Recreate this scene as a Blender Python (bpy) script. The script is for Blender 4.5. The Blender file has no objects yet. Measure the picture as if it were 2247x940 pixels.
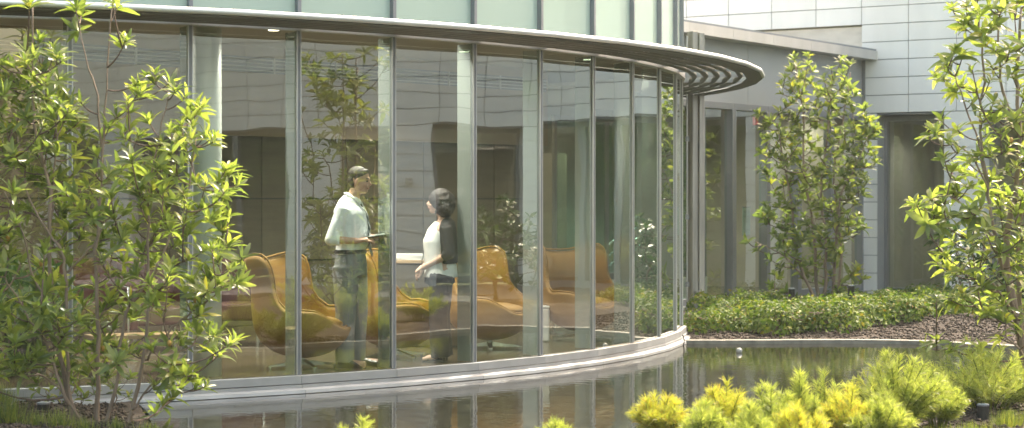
import bpy, bmesh, math, random
import numpy as np
from mathutils import Vector, Matrix
random.seed(7); rng = np.random.default_rng(7)
C = bpy.context.scene.collection
F, CX, HY, EYE = 4425.0, 1123.5, 440.5, 1.53
def at(px, Y): return (px - CX) / F * Y
def zt(py, Y): return EYE - (py - HY) / F * Y
def P(px, py, Y): return Vector((at(px, Y), Y, zt(py, Y)))
R = math.radians
# ------------------------------------------------------------------ materials
def newmat(name):
    m = bpy.data.materials.new(name); m.use_nodes = True
    nt = m.node_tree; nt.nodes.clear()
    out = nt.nodes.new('ShaderNodeOutputMaterial')
    return m, nt, out
def N(nt, t, **kw):
    n = nt.nodes.new(t)
    for k, v in kw.items():
        if k.startswith('i_'): n.inputs[k[2:].replace('_', ' ')].default_value = v
        else: setattr(n, k, v)
    return n
def col(c): return (c[0], c[1], c[2], 1)
def pbr(name, c, rough=.5, metal=0, var=.08, vscale=3, bump=0, bscale=40, stretch=None, island=0, spec=.5, coat=0):
    m, nt, out = newmat(name)
    b = N(nt, 'ShaderNodeBsdfPrincipled'); nt.links.new(b.outputs[0], out.inputs[0])
    b.inputs['Roughness'].default_value = rough; b.inputs['Metallic'].default_value = metal
    b.inputs['Specular IOR Level'].default_value = spec
    if coat: b.inputs['Coat Weight'].default_value = coat
    tc = N(nt, 'ShaderNodeTexCoord'); mp = N(nt, 'ShaderNodeMapping')
    nt.links.new(tc.outputs['Object'], mp.inputs[0])
    if stretch: mp.inputs['Scale'].default_value = stretch
    no = N(nt, 'ShaderNodeTexNoise'); no.inputs['Scale'].default_value = vscale; no.inputs['Detail'].default_value = 6
    nt.links.new(mp.outputs[0], no.inputs['Vector'])
    ra = N(nt, 'ShaderNodeMapRange'); ra.inputs[3].default_value = 1 - var; ra.inputs[4].default_value = 1 + var
    ra.inputs[1].default_value = .3; ra.inputs[2].default_value = .7
    nt.links.new(no.outputs['Fac'], ra.inputs[0])
    v = ra.outputs[0]
    if island:
        g = N(nt, 'ShaderNodeNewGeometry'); r2 = N(nt, 'ShaderNodeMapRange')
        r2.inputs[3].default_value = 1 - island; r2.inputs[4].default_value = 1 + island
        nt.links.new(g.outputs['Random Per Island'], r2.inputs[0])
        mu = N(nt, 'ShaderNodeMath', operation='MULTIPLY'); nt.links.new(v, mu.inputs[0]); nt.links.new(r2.outputs[0], mu.inputs[1]); v = mu.outputs[0]
    vm = N(nt, 'ShaderNodeVectorMath', operation='SCALE'); vm.inputs[0].default_value = c[:3]
    nt.links.new(v, vm.inputs['Scale']); nt.links.new(vm.outputs[0], b.inputs['Base Color'])
    if bump:
        n2 = N(nt, 'ShaderNodeTexNoise'); n2.inputs['Scale'].default_value = bscale; n2.inputs['Detail'].default_value = 5
        nt.links.new(mp.outputs[0], n2.inputs['Vector'])
        bp = N(nt, 'ShaderNodeBump'); bp.inputs['Strength'].default_value = 1; bp.inputs['Distance'].default_value = bump
        nt.links.new(n2.outputs['Fac'], bp.inputs['Height']); nt.links.new(bp.outputs[0], b.inputs['Normal'])
    return m
def glassmat(name, tint, r0=.2, rmax=1., wav=.0016, rough=0.0, power=2.5, body=None):
    m, nt, out = newmat(name)
    tr = N(nt, 'ShaderNodeBsdfTransparent'); tr.inputs[0].default_value = col(tint)
    gl = N(nt, 'ShaderNodeBsdfGlossy'); gl.inputs['Roughness'].default_value = rough; gl.inputs[0].default_value = (.93, .95, .93, 1)
    if wav:
        tc = N(nt, 'ShaderNodeTexCoord'); no = N(nt, 'ShaderNodeTexNoise'); no.inputs['Scale'].default_value = .85; no.inputs['Detail'].default_value = 1.5
        oi = N(nt, 'ShaderNodeObjectInfo'); om = N(nt, 'ShaderNodeMath', operation='MULTIPLY'); om.inputs[1].default_value = 60; nt.links.new(oi.outputs['Random'], om.inputs[0])
        va = N(nt, 'ShaderNodeVectorMath', operation='ADD'); nt.links.new(tc.outputs['Object'], va.inputs[0]); nt.links.new(om.outputs[0], va.inputs[1]); nt.links.new(va.outputs[0], no.inputs['Vector'])
        bp = N(nt, 'ShaderNodeBump'); bp.inputs['Strength'].default_value = 1; bp.inputs['Distance'].default_value = wav * 4
        nt.links.new(no.outputs['Fac'], bp.inputs['Height']); nt.links.new(bp.outputs[0], gl.inputs['Normal'])
    lw = N(nt, 'ShaderNodeLayerWeight'); lw.inputs[0].default_value = .5
    pw = N(nt, 'ShaderNodeMath', operation='POWER'); pw.inputs[1].default_value = power
    nt.links.new(lw.outputs['Facing'], pw.inputs[0])
    mr = N(nt, 'ShaderNodeMapRange'); mr.inputs[3].default_value = r0; mr.inputs[4].default_value = rmax
    nt.links.new(pw.outputs[0], mr.inputs[0])
    mx = N(nt, 'ShaderNodeMixShader'); nt.links.new(mr.outputs[0], mx.inputs[0])
    base = tr
    if body:
        df = N(nt, 'ShaderNodeBsdfDiffuse'); df.inputs[0].default_value = col(body[:3])
        m2 = N(nt, 'ShaderNodeMixShader'); m2.inputs[0].default_value = body[3]
        nt.links.new(tr.outputs[0], m2.inputs[1]); nt.links.new(df.outputs[0], m2.inputs[2]); base = m2
    nt.links.new(base.outputs[0], mx.inputs[1]); nt.links.new(gl.outputs[0], mx.inputs[2])
    nt.links.new(mx.outputs[0], out.inputs[0])
    return m
def leafmat(name, ramp, trans=.45, rough=.35, spec=.5, tcol=(1.15, 1.25, .55)):
    m, nt, out = newmat(name)
    g = N(nt, 'ShaderNodeNewGeometry'); cr = N(nt, 'ShaderNodeValToRGB')
    while len(cr.color_ramp.elements) < len(ramp): cr.color_ramp.elements.new(.5)
    for e, (p, c) in zip(cr.color_ramp.elements, ramp): e.position = p; e.color = col(c)
    nt.links.new(g.outputs['Random Per Island'], cr.inputs[0])
    b = N(nt, 'ShaderNodeBsdfPrincipled'); b.inputs['Roughness'].default_value = rough; b.inputs['Specular IOR Level'].default_value = spec
    nt.links.new(cr.outputs[0], b.inputs['Base Color'])
    t = N(nt, 'ShaderNodeBsdfTranslucent'); vm = N(nt, 'ShaderNodeVectorMath', operation='MULTIPLY'); vm.inputs[1].default_value = tcol
    nt.links.new(cr.outputs[0], vm.inputs[0]); nt.links.new(vm.outputs[0], t.inputs[0])
    mx = N(nt, 'ShaderNodeMixShader'); mx.inputs[0].default_value = trans
    nt.links.new(b.outputs[0], mx.inputs[1]); nt.links.new(t.outputs[0], mx.inputs[2]); nt.links.new(mx.outputs[0], out.inputs[0])
    return m
def emit(name, c, s):
    m, nt, out = newmat(name); e = N(nt, 'ShaderNodeEmission'); e.inputs[0].default_value = col(c); e.inputs[1].default_value = s
    nt.links.new(e.outputs[0], out.inputs[0]); return m
M = dict(
    glass=glassmat('glass_clear', (.92, .98, .91), r0=.20, wav=.0008, power=2.2),
    glass_wing=glassmat('glass_wing', (.80, .88, .80), r0=.15, wav=.0008),
    glass_fin=glassmat('glass_fin', (.72, .86, .80), r0=.12, wav=0, body=(.46, .49, .47, .45)),
    glass_teal=glassmat('glass_teal', (.58, .86, .76), r0=.06, wav=0, body=(.25, .5, .42, .15)),
    mint=pbr('mint_spandrel', (.42, .54, .47), rough=.05, var=.02, vscale=1, spec=.9),
    alu=pbr('aluminium', (.55, .56, .57), rough=.38, metal=.75, var=.05, vscale=6, bump=.0006, bscale=90),
    alu_dark=pbr('grey_aluminium', (.22, .235, .26), rough=.4, metal=.4, var=.05),
    alu_pale=pbr('pale_aluminium_sill', (.43, .445, .46), rough=.42, metal=.45, var=.10, vscale=4, bump=.0008, bscale=120),
    shade=pbr('shade_tube_metal', (.11, .11, .095), rough=.45, metal=.5, var=.12, vscale=12),
    shade_dark=pbr('shade_plate', (.06, .063, .05), rough=.5, metal=.2, var=.1),
    shade_arm=pbr('shade_arm_metal', (.66, .68, .69), rough=.35, metal=.5, var=.06),
    shade_arm2=pbr('shade_arm_dull', (.36, .37, .37), rough=.45, metal=.3, var=.1),
    gasket=pbr('black_gasket', (.025, .025, .025), rough=.6),
    white=pbr('white_panel', (.80, .80, .78), rough=.36, var=.05, vscale=2.2, stretch=(1, 1, .22), island=.03, bump=.0006, bscale=4),
    joint=pbr('panel_joint', (.14, .14, .14), rough=.8),
    beige=pbr('beige_parapet', (.62, .58, .52), rough=.7, var=.15, vscale=2, stretch=(1, 1, 3)),
    grey=pbr('grey_panel', (.33, .345, .355), rough=.42, metal=.1, var=.03, vscale=1.5, island=.02),
    grey_edge=pbr('grey_roof_edge', (.50, .49, .47), rough=.5, metal=.1, var=.09, vscale=2.5, stretch=(1, 1, .3)),
    grey_frame=pbr('grey_window_frame', (.22, .23, .245), rough=.42, metal=.3, var=.04),
    steel=pbr('weathered_steel', (.36, .35, .32), rough=.45, metal=.35, var=.25, vscale=2.2, stretch=(6, 6, .5)),
    plinth=pbr('white_plinth', (.74, .74, .72), rough=.7, var=.05, vscale=5, bump=.001),
    concrete=pbr('kerb_concrete', (.21, .205, .18), rough=.7, var=.3, vscale=9, bump=.002, bscale=60),
    room=pbr('dim_room', (.34, .33, .29), rough=.7),
    tan=pbr('tan_wall', (.40, .33, .26), rough=.7, var=.03),
    wood_panel=pbr('brown_wall_panel', (.10, .08, .05), rough=.35, var=.18, vscale=2, stretch=(.6, .6, 8), island=.1),
    ceiling=pbr('ceiling_paint', (.58, .56, .50), rough=.8, var=.02),
    column=pbr('column_paint', (.66, .68, .62), rough=.45, var=.02),
    floor=pbr('oak_floor', (.09, .070, .040), rough=.22, var=.25, vscale=3, stretch=(.6, 5, 1), spec=.6),
    orange=pbr('orange_wool', (.28, .145, .018), rough=.55, var=.10, vscale=5, bump=.0012, bscale=300, spec=.35),
    orange_in=pbr('orange_wool_inside', (.31, .165, .030), rough=.6, var=.08, vscale=6, bump=.0012, bscale=300),
    oxblood=pbr('oxblood_leather', (.06, .016, .013), rough=.4, var=.15),
    chrome=pbr('satin_chrome', (.72, .74, .74), rough=.2, metal=.9, var=.02),
    ply=pbr('table_wood', (.42, .28, .14), rough=.35, var=.2, vscale=3, stretch=(.5, 10, 10)),
    bark=pbr('bark', (.23, .175, .135), rough=.8, var=.3, vscale=12, stretch=(1, 1, .4), bump=.004, bscale=50),
    bark_dark=pbr('dark_twig', (.13, .09, .07), rough=.8, var=.3, vscale=12),
    black=pbr('black_metal', (.02, .02, .021), rough=.4),
    skin=pbr('skin', (.56, .33, .23), rough=.5, var=.08, vscale=18),
    skin2=pbr('skin_fair', (.60, .38, .28), rough=.5, var=.06, vscale=18),
    shirt=pbr('white_shirt', (.90, .92, .93), rough=.75, var=.03, vscale=6, bump=.012, bscale=9),
    blouse=pbr('white_blouse', (.84, .84, .80), rough=.75, var=.03, bump=.008, bscale=10),
    trousers=pbr('grey_trousers', (.21, .215, .21), rough=.85, var=.1, vscale=5, bump=.012, bscale=7),
    blackcloth=pbr('black_cloth', (.014, .013, .013), rough=.8, var=.2, bump=.008, bscale=9),
    leather=pbr('black_leather', (.012, .011, .011), rough=.3),
    hair=pbr('brown_grey_hair', (.045, .035, .028), rough=.6, var=.4, vscale=40, bump=.006, bscale=60),
    curls=pbr('dark_curls', (.022, .014, .011), rough=.55, var=.5, vscale=60, bump=.01, bscale=70),
    lip=pbr('lips', (.36, .12, .10), rough=.5), eye=pbr('eye', (.05, .035, .03), rough=.2),
    pebble=pbr('dark_pebble', (.05, .052, .055), rough=.4, var=.3, island=.4),
    chip=pbr('bark_chip', (.06, .045, .034), rough=.85, island=.55),
    beigeplastic=pbr('beige_plastic', (.66, .62, .54), rough=.4),
    lens=pbr('clear_lens', (.5, .56, .6), rough=.1), 
    fruit=pbr('seed_pod', (.42, .25, .06), rough=.6),
    paper=pbr('white_paper', (.8, .8, .78), rough=.7),
    ink=pbr('grey_print', (.30, .34, .32), rough=.7),
)
MAG = leafmat('magnolia_leaf', [(0, (.045, .095, .018)), (.3, (.085, .16, .03)), (.62, (.14, .22, .045)), (.88, (.20, .28, .055)), (1, (.42, .38, .04))], trans=.42, rough=.30, spec=.7)
MAGB = leafmat('magnolia_leaf_backlit', [(0, (.12, .17, .06)), (.35, (.20, .26, .08)), (.8, (.30, .36, .12)), (.97, (.40, .43, .14)), (1, (.46, .42, .07))], trans=.6, rough=.3, spec=.7)
MAGD = leafmat('magnolia_leaf_deep', [(0, (.10, .14, .055)), (.4, (.17, .22, .085)), (.9, (.26, .31, .11)), (.97, (.32, .33, .08)), (1, (.42, .38, .06))], trans=.58, rough=.42, spec=.4)
DARKL = leafmat('shrub_leaf_dark', [(0, (.03, .07, .02)), (.6, (.05, .11, .03)), (1, (.09, .16, .04))], trans=.25, rough=.35)
COVER = leafmat('cover_leaf', [(0, (.05, .095, .02)), (.4, (.10, .16, .035)), (.8, (.17, .23, .05)), (.95, (.26, .27, .05)), (1, (.24, .16, .05))], trans=.38, rough=.55, spec=.25)
FEATH = leafmat('feather_leaf', [(0, (.26, .32, .10)), (.4, (.38, .43, .13)), (.8, (.48, .51, .16)), (1, (.56, .55, .20))], trans=.5, rough=.4)
FEATHY = leafmat('feather_leaf_gold', [(0, (.36, .40, .09)), (.5, (.50, .50, .11)), (.9, (.58, .50, .10)), (1, (.50, .26, .08))], trans=.5, rough=.4)
GRASS = leafmat('grass_blade', [(0, (.09, .13, .035)), (.5, (.17, .22, .055)), (1, (.36, .36, .08))], trans=.4, rough=.4)

def soilmat():
    m, nt, out = newmat('bark_mulch')
    b = N(nt, 'ShaderNodeBsdfPrincipled'); b.inputs['Roughness'].default_value = .9
    tc = N(nt, 'ShaderNodeTexCoord'); vo = N(nt, 'ShaderNodeTexVoronoi'); vo.inputs['Scale'].default_value = 26
    no = N(nt, 'ShaderNodeTexNoise'); no.inputs['Scale'].default_value = 60; no.inputs['Detail'].default_value = 6
    mp = N(nt, 'ShaderNodeMapping'); mp.inputs['Scale'].default_value = (1, 1.6, 1); nt.links.new(tc.outputs['Object'], mp.inputs[0])
    nt.links.new(mp.outputs[0], vo.inputs['Vector']); nt.links.new(mp.outputs[0], no.inputs['Vector'])
    cr = N(nt, 'ShaderNodeValToRGB'); cr.color_ramp.elements[0].color = (.018, .012, .009, 1); cr.color_ramp.elements[1].color = (.065, .048, .036, 1)
    mu = N(nt, 'ShaderNodeMath', operation='MULTIPLY'); nt.links.new(vo.outputs['Color'], mu.inputs[0]); nt.links.new(no.outputs['Fac'], mu.inputs[1])
    mu2 = N(nt, 'ShaderNodeMath', operation='MULTIPLY'); mu2.inputs[1].default_value = 1.7; nt.links.new(mu.outputs[0], mu2.inputs[0])
    nt.links.new(mu2.outputs[0], cr.inputs[0]); nt.links.new(cr.outputs[0], b.inputs['Base Color'])
    bp = N(nt, 'ShaderNodeBump'); bp.inputs['Distance'].default_value = .02; nt.links.new(mu2.outputs[0], bp.inputs['Height']); nt.links.new(bp.outputs[0], b.inputs['Normal'])
    nt.links.new(b.outputs[0], out.inputs[0]); return m
def watermat():
    m, nt, out = newmat('pond_water')
    tc = N(nt, 'ShaderNodeTexCoord')
    mp = N(nt, 'ShaderNodeMapping'); mp.inputs['Scale'].default_value = (1, .9, 1); nt.links.new(tc.outputs['Object'], mp.inputs[0])
    n1 = N(nt, 'ShaderNodeTexNoise'); n1.inputs['Scale'].default_value = 9; n1.inputs['Detail'].default_value = 3; nt.links.new(mp.outputs[0], n1.inputs['Vector'])
    n3 = N(nt, 'ShaderNodeTexNoise'); n3.inputs['Scale'].default_value = 1.3; n3.inputs['Detail'].default_value = 2; nt.links.new(mp.outputs[0], n3.inputs['Vector'])
    ad = N(nt, 'ShaderNodeMath', operation='MULTIPLY_ADD'); ad.inputs[1].default_value = 1.2; nt.links.new(n3.outputs['Fac'], ad.inputs[0]); nt.links.new(n1.outputs['Fac'], ad.inputs[2])
    bp = N(nt, 'ShaderNodeBump'); bp.inputs['Distance'].default_value = .0017; nt.links.new(ad.outputs[0], bp.inputs['Height'])
    mb = N(nt, 'ShaderNodeMapping'); mb.inputs['Scale'].default_value = (9, 13, 1); nt.links.new(tc.outputs['Object'], mb.inputs[0])
    vo = N(nt, 'ShaderNodeTexVoronoi'); vo.inputs['Scale'].default_value = 1.6; nt.links.new(mb.outputs[0], vo.inputs['Vector'])
    cr = N(nt, 'ShaderNodeValToRGB'); e = cr.color_ramp.elements; e[0].color = (.012, .011, .008, 1); e[1].color = (.05, .052, .036, 1); e[0].position = .35
    nt.links.new(vo.outputs['Color'], cr.inputs[0])
    b = N(nt, 'ShaderNodeBsdfPrincipled'); b.inputs['Roughness'].default_value = .015; b.inputs['IOR'].default_value = 1.33
    nt.links.new(cr.outputs[0], b.inputs['Base Color']); nt.links.new(bp.outputs[0], b.inputs['Normal'])
    nt.links.new(b.outputs[0], out.inputs[0]); return m
M['soil'] = soilmat(); M['water'] = watermat()
# ------------------------------------------------------------------ mesh helpers
class MB:
    def __init__(s): s.v = []; s.f = []; s.mi = []; s.cur = 0
    def add(s, vs, fs):
        n = len(s.v); s.v += [tuple(v) for v in vs]; s.f += [tuple(i + n for i in f) for f in fs]; s.mi += [s.cur] * len(fs)
    def box(s, c, size, rz=0, ax=None):
        x, y, z = (k / 2 for k in size); c = Vector(c); Mx = ax if ax else Matrix.Rotation(rz, 3, 'Z')
        vs = [c + Mx @ Vector((a * x, b * y, d * z)) for a in (-1, 1) for b in (-1, 1) for d in (-1, 1)]
        s.add(vs, [(0, 1, 3, 2), (4, 6, 7, 5), (0, 4, 5, 1), (2, 3, 7, 6), (0, 2, 6, 4), (1, 5, 7, 3)]); return s
    def bar(s, a, b, w, h=None, up=(0, 0, 1)):
        a, b = Vector(a), Vector(b); h = h or w; d = (b - a); L = d.length; d.normalize(); u = Vector(up)
        sx = d.cross(u); sx = sx.normalized() if sx.length > 1e-5 else Vector((1, 0, 0)); uz = sx.cross(d)
        s.box((a + b) / 2, (L, w, h), ax=Matrix((d, sx, uz)).transposed()); return s
    def tube(s, pts, r, n=8, cap=True):
        pts = [Vector(p) for p in pts]; rs = r if isinstance(r, (list, tuple)) else [r] * len(pts); vs = []; fs = []
        for i, p in enumerate(pts):
            d = (pts[min(i + 1, len(pts) - 1)] - pts[max(i - 1, 0)]).normalized()
            if i == 0: a = d.cross(Vector((0, 0, 1))); a = a.normalized() if a.length > .3 else Vector((0, 1, 0))
            else: a = (a - d * a.dot(d)).normalized()
            b = d.cross(a); q = rs[i] if isinstance(rs[i], (tuple, list)) else (rs[i], rs[i])
            for k in range(n):
                t = 2 * math.pi * k / n; vs.append(p + a * (math.cos(t) * q[0]) + b * (math.sin(t) * q[1]))
        for i in range(len(pts) - 1):
            for k in range(n): fs.append((i * n + k, i * n + (k + 1) % n, (i + 1) * n + (k + 1) % n, (i + 1) * n + k))
        if cap: fs.append(tuple(range(n - 1, -1, -1))); fs.append(tuple((len(pts) - 1) * n + k for k in range(n)))
        s.add(vs, fs); return s
    def ell(s, c, r, n=16, m=10, ax=None):
        c = Vector(c); vs = []; fs = []; ax = ax or Matrix.Identity(3)
        for j in range(1, m):
            a = math.pi * j / m
            for k in range(n):
                t = 2 * math.pi * k / n
                vs.append(c + ax @ Vector((r[0] * math.sin(a) * math.cos(t), r[1] * math.sin(a) * math.sin(t), r[2] * math.cos(a))))
        top = len(vs); vs.append(c + ax @ Vector((0, 0, r[2]))); vs.append(c - ax @ Vector((0, 0, r[2])))
        for j in range(m - 2):
            for k in range(n): fs.append((j * n + k, (j + 1) * n + k, (j + 1) * n + (k + 1) % n, j * n + (k + 1) % n))
        for k in range(n): fs.append((top, k, (k + 1) % n)); fs.append((top + 1, (m - 2) * n + (k + 1) % n, (m - 2) * n + k))
        s.add(vs, fs); return s
    def poly(s, pts, z0, z1):
        n = len(pts); vs = [(p[0], p[1], z0) for p in pts] + [(p[0], p[1], z1) for p in pts]
        fs = [tuple(range(n - 1, -1, -1)), tuple(range(n, 2 * n))] + [(i, (i + 1) % n, n + (i + 1) % n, n + i) for i in range(n)]
        s.add(vs, fs); return s
    def mesh(s, name, mats, smooth=False):
        me = bpy.data.meshes.new(name); me.from_pydata(s.v, [], s.f)
        for m in (mats if isinstance(mats, (list, tuple)) else [mats]): me.materials.append(m)
        if any(s.mi): me.polygons.foreach_set('material_index', s.mi)
        if smooth: me.polygons.foreach_set('use_smooth', [True] * len(me.polygons))
        me.update(); return me
    def build(s, name, mats, parent=None, smooth=False, bevel=0, seg=2):
        o = bpy.data.objects.new(name, s.mesh(name, mats, smooth)); C.objects.link(o)
        if parent: o.parent = parent
        if bevel:
            b = o.modifiers.new('b', 'BEVEL'); b.width = bevel; b.segments = seg; b.limit_method = 'ANGLE'
        return o
def empty(name, loc=(0, 0, 0), rz=0):
    o = bpy.data.objects.new(name, None); o.empty_display_size = .2; C.objects.link(o); o.location = loc; o.rotation_euler = (0, 0, rz); return o
def tag(o, label=None, cat=None, group=None, kind=None):
    for k, v in (('label', label), ('category', cat), ('group', group), ('kind', kind)):
        if v: o[k] = v
    return o
def children(o, idx={}): return [c for c in C.objects if c.parent == o]
def copy_tree(o, parent=None):
    c = o.copy(); C.objects.link(c)
    if parent: c.parent = parent
    for ch in children(o): copy_tree(ch, c)
    return c
def rawmesh(name, V, Fc, mat, smooth=True):
    """V n x 3 array, Fc m x 4 array"""
    me = bpy.data.meshes.new(name); V = np.ascontiguousarray(V, dtype=np.float32); Fc = np.ascontiguousarray(Fc, dtype=np.int32); k = Fc.shape[1]
    me.vertices.add(len(V)); me.vertices.foreach_set('co', V.ravel())
    me.loops.add(Fc.size); me.loops.foreach_set('vertex_index', Fc.ravel())
    me.polygons.add(len(Fc)); me.polygons.foreach_set('loop_start', np.arange(len(Fc), dtype=np.int32) * k)
    if smooth: me.polygons.foreach_set('use_smooth', np.ones(len(Fc), dtype=bool))
    me.update(calc_edges=True); me.validate(); me.materials.append(mat); return me
def link(name, me, parent=None):
    o = bpy.data.objects.new(name, me); C.objects.link(o)
    if parent: o.parent = parent
    return o
def unit(a): return a / np.maximum(np.linalg.norm(a, axis=-1, keepdims=True), 1e-9)
def leaves(base, dirs, nrm, L, W, droop=.25, fold=.18, rows=4, shape=None):
    """base/dirs/nrm n x 3; L, W n -> V, F ; each leaf a folded, drooping blade of its own island"""
    base = np.asarray(base, float); dirs = unit(np.asarray(dirs, float)); nrm = np.asarray(nrm, float)
    side = unit(np.cross(dirs, nrm)); nrm = np.cross(side, dirs)
    n = len(base); L = np.broadcast_to(L, n)[:, None]; W = np.broadcast_to(W, n)[:, None]; dr = np.broadcast_to(droop, n)[:, None]
    us = np.linspace(0, 1, rows + 1); V = []
    for u in us:
        w = math.sin(math.pi * min(1, u * .93 + .035)) ** .8 * .5 if shape is None else shape(u)
        c = base + dirs * (L * (u - .15 * dr * u * u)) - nrm * (L * dr * u * u)
        for v in (-1, 0, 1):
            V.append(c + side * (W * w * v) + nrm * (W * w * fold * 2 * abs(v)))
    V = np.stack(V, 1); k = V.shape[1]
    fs = []
    for r in range(rows):
        for c in (0, 1): a = r * 3 + c; fs.append((a, a + 1, a + 4, a + 3))
    Fc = (np.array(fs)[None] + (np.arange(n) * k)[:, None, None]).reshape(-1, 4)
    return V.reshape(-1, 3), Fc
def merge(parts):
    V = []; Fc = []; n = 0
    for v, f in parts: V.append(v); Fc.append(f + n); n += len(v)
    return np.concatenate(V), np.concatenate(Fc)
def in_poly(x, y, poly):
    c = False; n = len(poly)
    for i in range(n):
        x1, y1 = poly[i]; x2, y2 = poly[(i + 1) % n]
        if (y1 > y) != (y2 > y) and x < (x2 - x1) * (y - y1) / (y2 - y1) + x1: c = not c
    return c
# ------------------------------------------------------------------ the curved pavilion
PX, PY, PR, T0, DT, ZH = -7.914, 25.71, 10.04, .439, .103, 3.018
def cp(th, r=PR): return (PX + r * math.sin(th), PY - r * math.cos(th))
def ti(i): return T0 + DT * i
I0, I1 = -6, 14
pav = tag(empty('lounge_pavilion', (PX, PY, 0)), 'round glass walled lounge standing at the pond edge, mint glass band above its sunshade', 'building')
def pbuild(mb, name, mats, parent=pav, **k):
    o = mb.build(name, mats, parent, **k); 
    if parent is pav: o.matrix_parent_inverse = Matrix.Translation((-PX, -PY, 0))
    return o
def ringband(mb, prof, i0, i1, gap=0., sub=1):
    """closed profile [(dr,z)..] swept along the facets, one piece per facet"""
    for i in range(i0, i1, sub):
        a, b = ti(i) + gap / PR / 2, ti(i + sub) - gap / PR / 2; ts = [a] + [ti(j) for j in range(i + 1, i + sub)] + [b]; n = len(prof); vs = []; fs = []
        for t in ts:
            for dr, z in prof: x, y = cp(t, PR + dr); vs.append((x, y, z))
        for k in range(len(ts) - 1):
            for j in range(n): fs.append((k * n + j, (k + 1) * n + j, (k + 1) * n + (j + 1) % n, k * n + (j + 1) % n))
        fs.append(tuple(range(n))); fs.append(tuple((len(ts) - 1) * n + j for j in range(n - 1, -1, -1)))
        mb.add(vs, fs)
for i in range(I0, I1):
    (x0, y0), (x1, y1) = cp(ti(i) + .001), cp(ti(i + 1) - .001)
    mb = MB(); mb.add([(x0, y0, 0), (x1, y1, 0), (x1, y1, ZH), (x0, y0, ZH)], [(0, 1, 2, 3)]); pbuild(mb, 'glass_pane', M['glass'])
    mb = MB(); (x0, y0), (x1, y1) = cp(ti(i) + .001, PR - .02), cp(ti(i + 1) - .001, PR - .02); mb.add([(x0, y0, 3.1), (x1, y1, 3.1), (x1, y1, 6.2), (x0, y0, 6.2)], [(0, 1, 2, 3)]); pbuild(mb, 'spandrel_panel', M['mint'])
for i in range(I0, I1 + 1):
    t = ti(i); x, y = cp(t, PR + .0)
    mb = MB(); mb.box((x, y, ZH / 2), (.026, .036, ZH - .004), t)
    mb.cur = 1
    for s in (-1, 1):
        xx, yy = cp(t, PR + .013); mb.box((xx + s * .019 * math.cos(t), yy + s * .019 * math.sin(t), ZH / 2), (.009, .016, ZH - .01), t)
    pbuild(mb, 'mullion', [M['alu_dark'], M['alu']])
    mb = MB(); x, y = cp(t, PR + .0); mb.box((x, y, 4.66), (.036, .06, 3.1), t); pbuild(mb, 'upper_mullion', M['alu_dark'])
    mb = MB(); x, y = cp(t, PR - .115); mb.box((x, y, ZH / 2), (.018, .17, ZH - .01), t); pbuild(mb, 'glass_fin', M['glass_fin'])
mb = MB(); ringband(mb, [(.03, .0), (.062, -.004), (.062, -.072), (.02, -.072), (.02, -.001)], I0, I1, .004)
ringband(mb, [(.02, -.079), (.075, -.079), (.075, -.108), (.125, -.122), (.13, -.150), (.12, -.158), (.02, -.158)], I0, I1, .004, 2)
ringband(mb, [(.02, -.162), (.10, -.162), (.10, -.30), (.02, -.30)], I0, I1, .004, 2)
pbuild(mb, 'sill', M['alu_pale'])
mb = MB(); ringband(mb, [(.0, -.001), (.02, -.001), (.02, -.3), (.0, -.3)], I0, I1); pbuild(mb, 'sill_gasket', M['gasket'])
mb = MB(); ringband(mb, [(-.05, ZH), (.05, ZH), (.05, ZH + .085), (-.05, ZH + .085)], I0, I1, .003); pbuild(mb, 'head_profile', M['alu'])
# sunshade
SR = .985; sh = pbuild(MB().box((*cp(.9, PR + .03), ZH + .03), (.02, .02, .02)), 'sunshade', M['shade_arm'])
def ringtube(dr, r, z, name, mat, n=8, seg=1):
    mb = MB(); pts = []
    for i in range(I0, I1 + 1): x, y = cp(ti(i), PR + dr); pts.append((x, y, z))
    mb.tube(pts, r, n); o = mb.build(name, mat, sh, smooth=True); o.matrix_parent_inverse = sh.matrix_parent_inverse.copy(); o.matrix_parent_inverse = Matrix.Translation((-PX, -PY, 0)); return o
bpy.context.view_layer.update()
def sbuild(mb, name, mat, **k):
    o = mb.build(name, mat, sh, **k); o.matrix_parent_inverse = sh.matrix_world.inverted(); return o
for q, dr in enumerate((.16, .30, .44, .58, .72)):
    mb = MB(); mb.tube([(*cp(ti(i), PR + dr), ZH + .04) for i in range(I0, I1 + 1)], .034, 10); sbuild(mb, 'shade_tube', M['shade'], smooth=True)
mb = MB(); ringband(mb, [(SR - .19, ZH - .004), (SR, ZH - .004), (SR, ZH + .008), (SR - .19, ZH + .008)], I0, I1); sbuild(mb, 'edge_plate', M['shade_dark'])
mb = MB(); mb.tube([(*cp(ti(i), PR + SR + .004), ZH + .030) for i in range(I0, I1 + 1)], .027, 10); sbuild(mb, 'edge_tube', M['shade_arm'], smooth=True)
for i in range(I0, I1 + 1):
    t = ti(i); mb = MB()
    for s in (-.05, .05): 
        a = cp(t + s / PR, PR + .05); b = cp(t + s / PR, PR + SR - .15); mb.bar((*a, ZH + .05), (*b, ZH + .05), .012, .06)
    a = cp(t, PR + .03); b = cp(t, PR + .30); n = (math.cos(t) * .006, math.sin(t) * .006)
    mb.add([(a[0] + s * n[0], a[1] + s * n[1], z) for s in (-1, 1) for z in (ZH + .08, ZH + .16)] + [(b[0] + s * n[0], b[1] + s * n[1], ZH + .08) for s in (-1, 1)], [(0, 1, 4), (2, 5, 3), (1, 3, 5, 4), (0, 4, 5, 2), (0, 2, 3, 1)])
    sbuild(mb, 'shade_arm', M['shade_arm2'])
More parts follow.
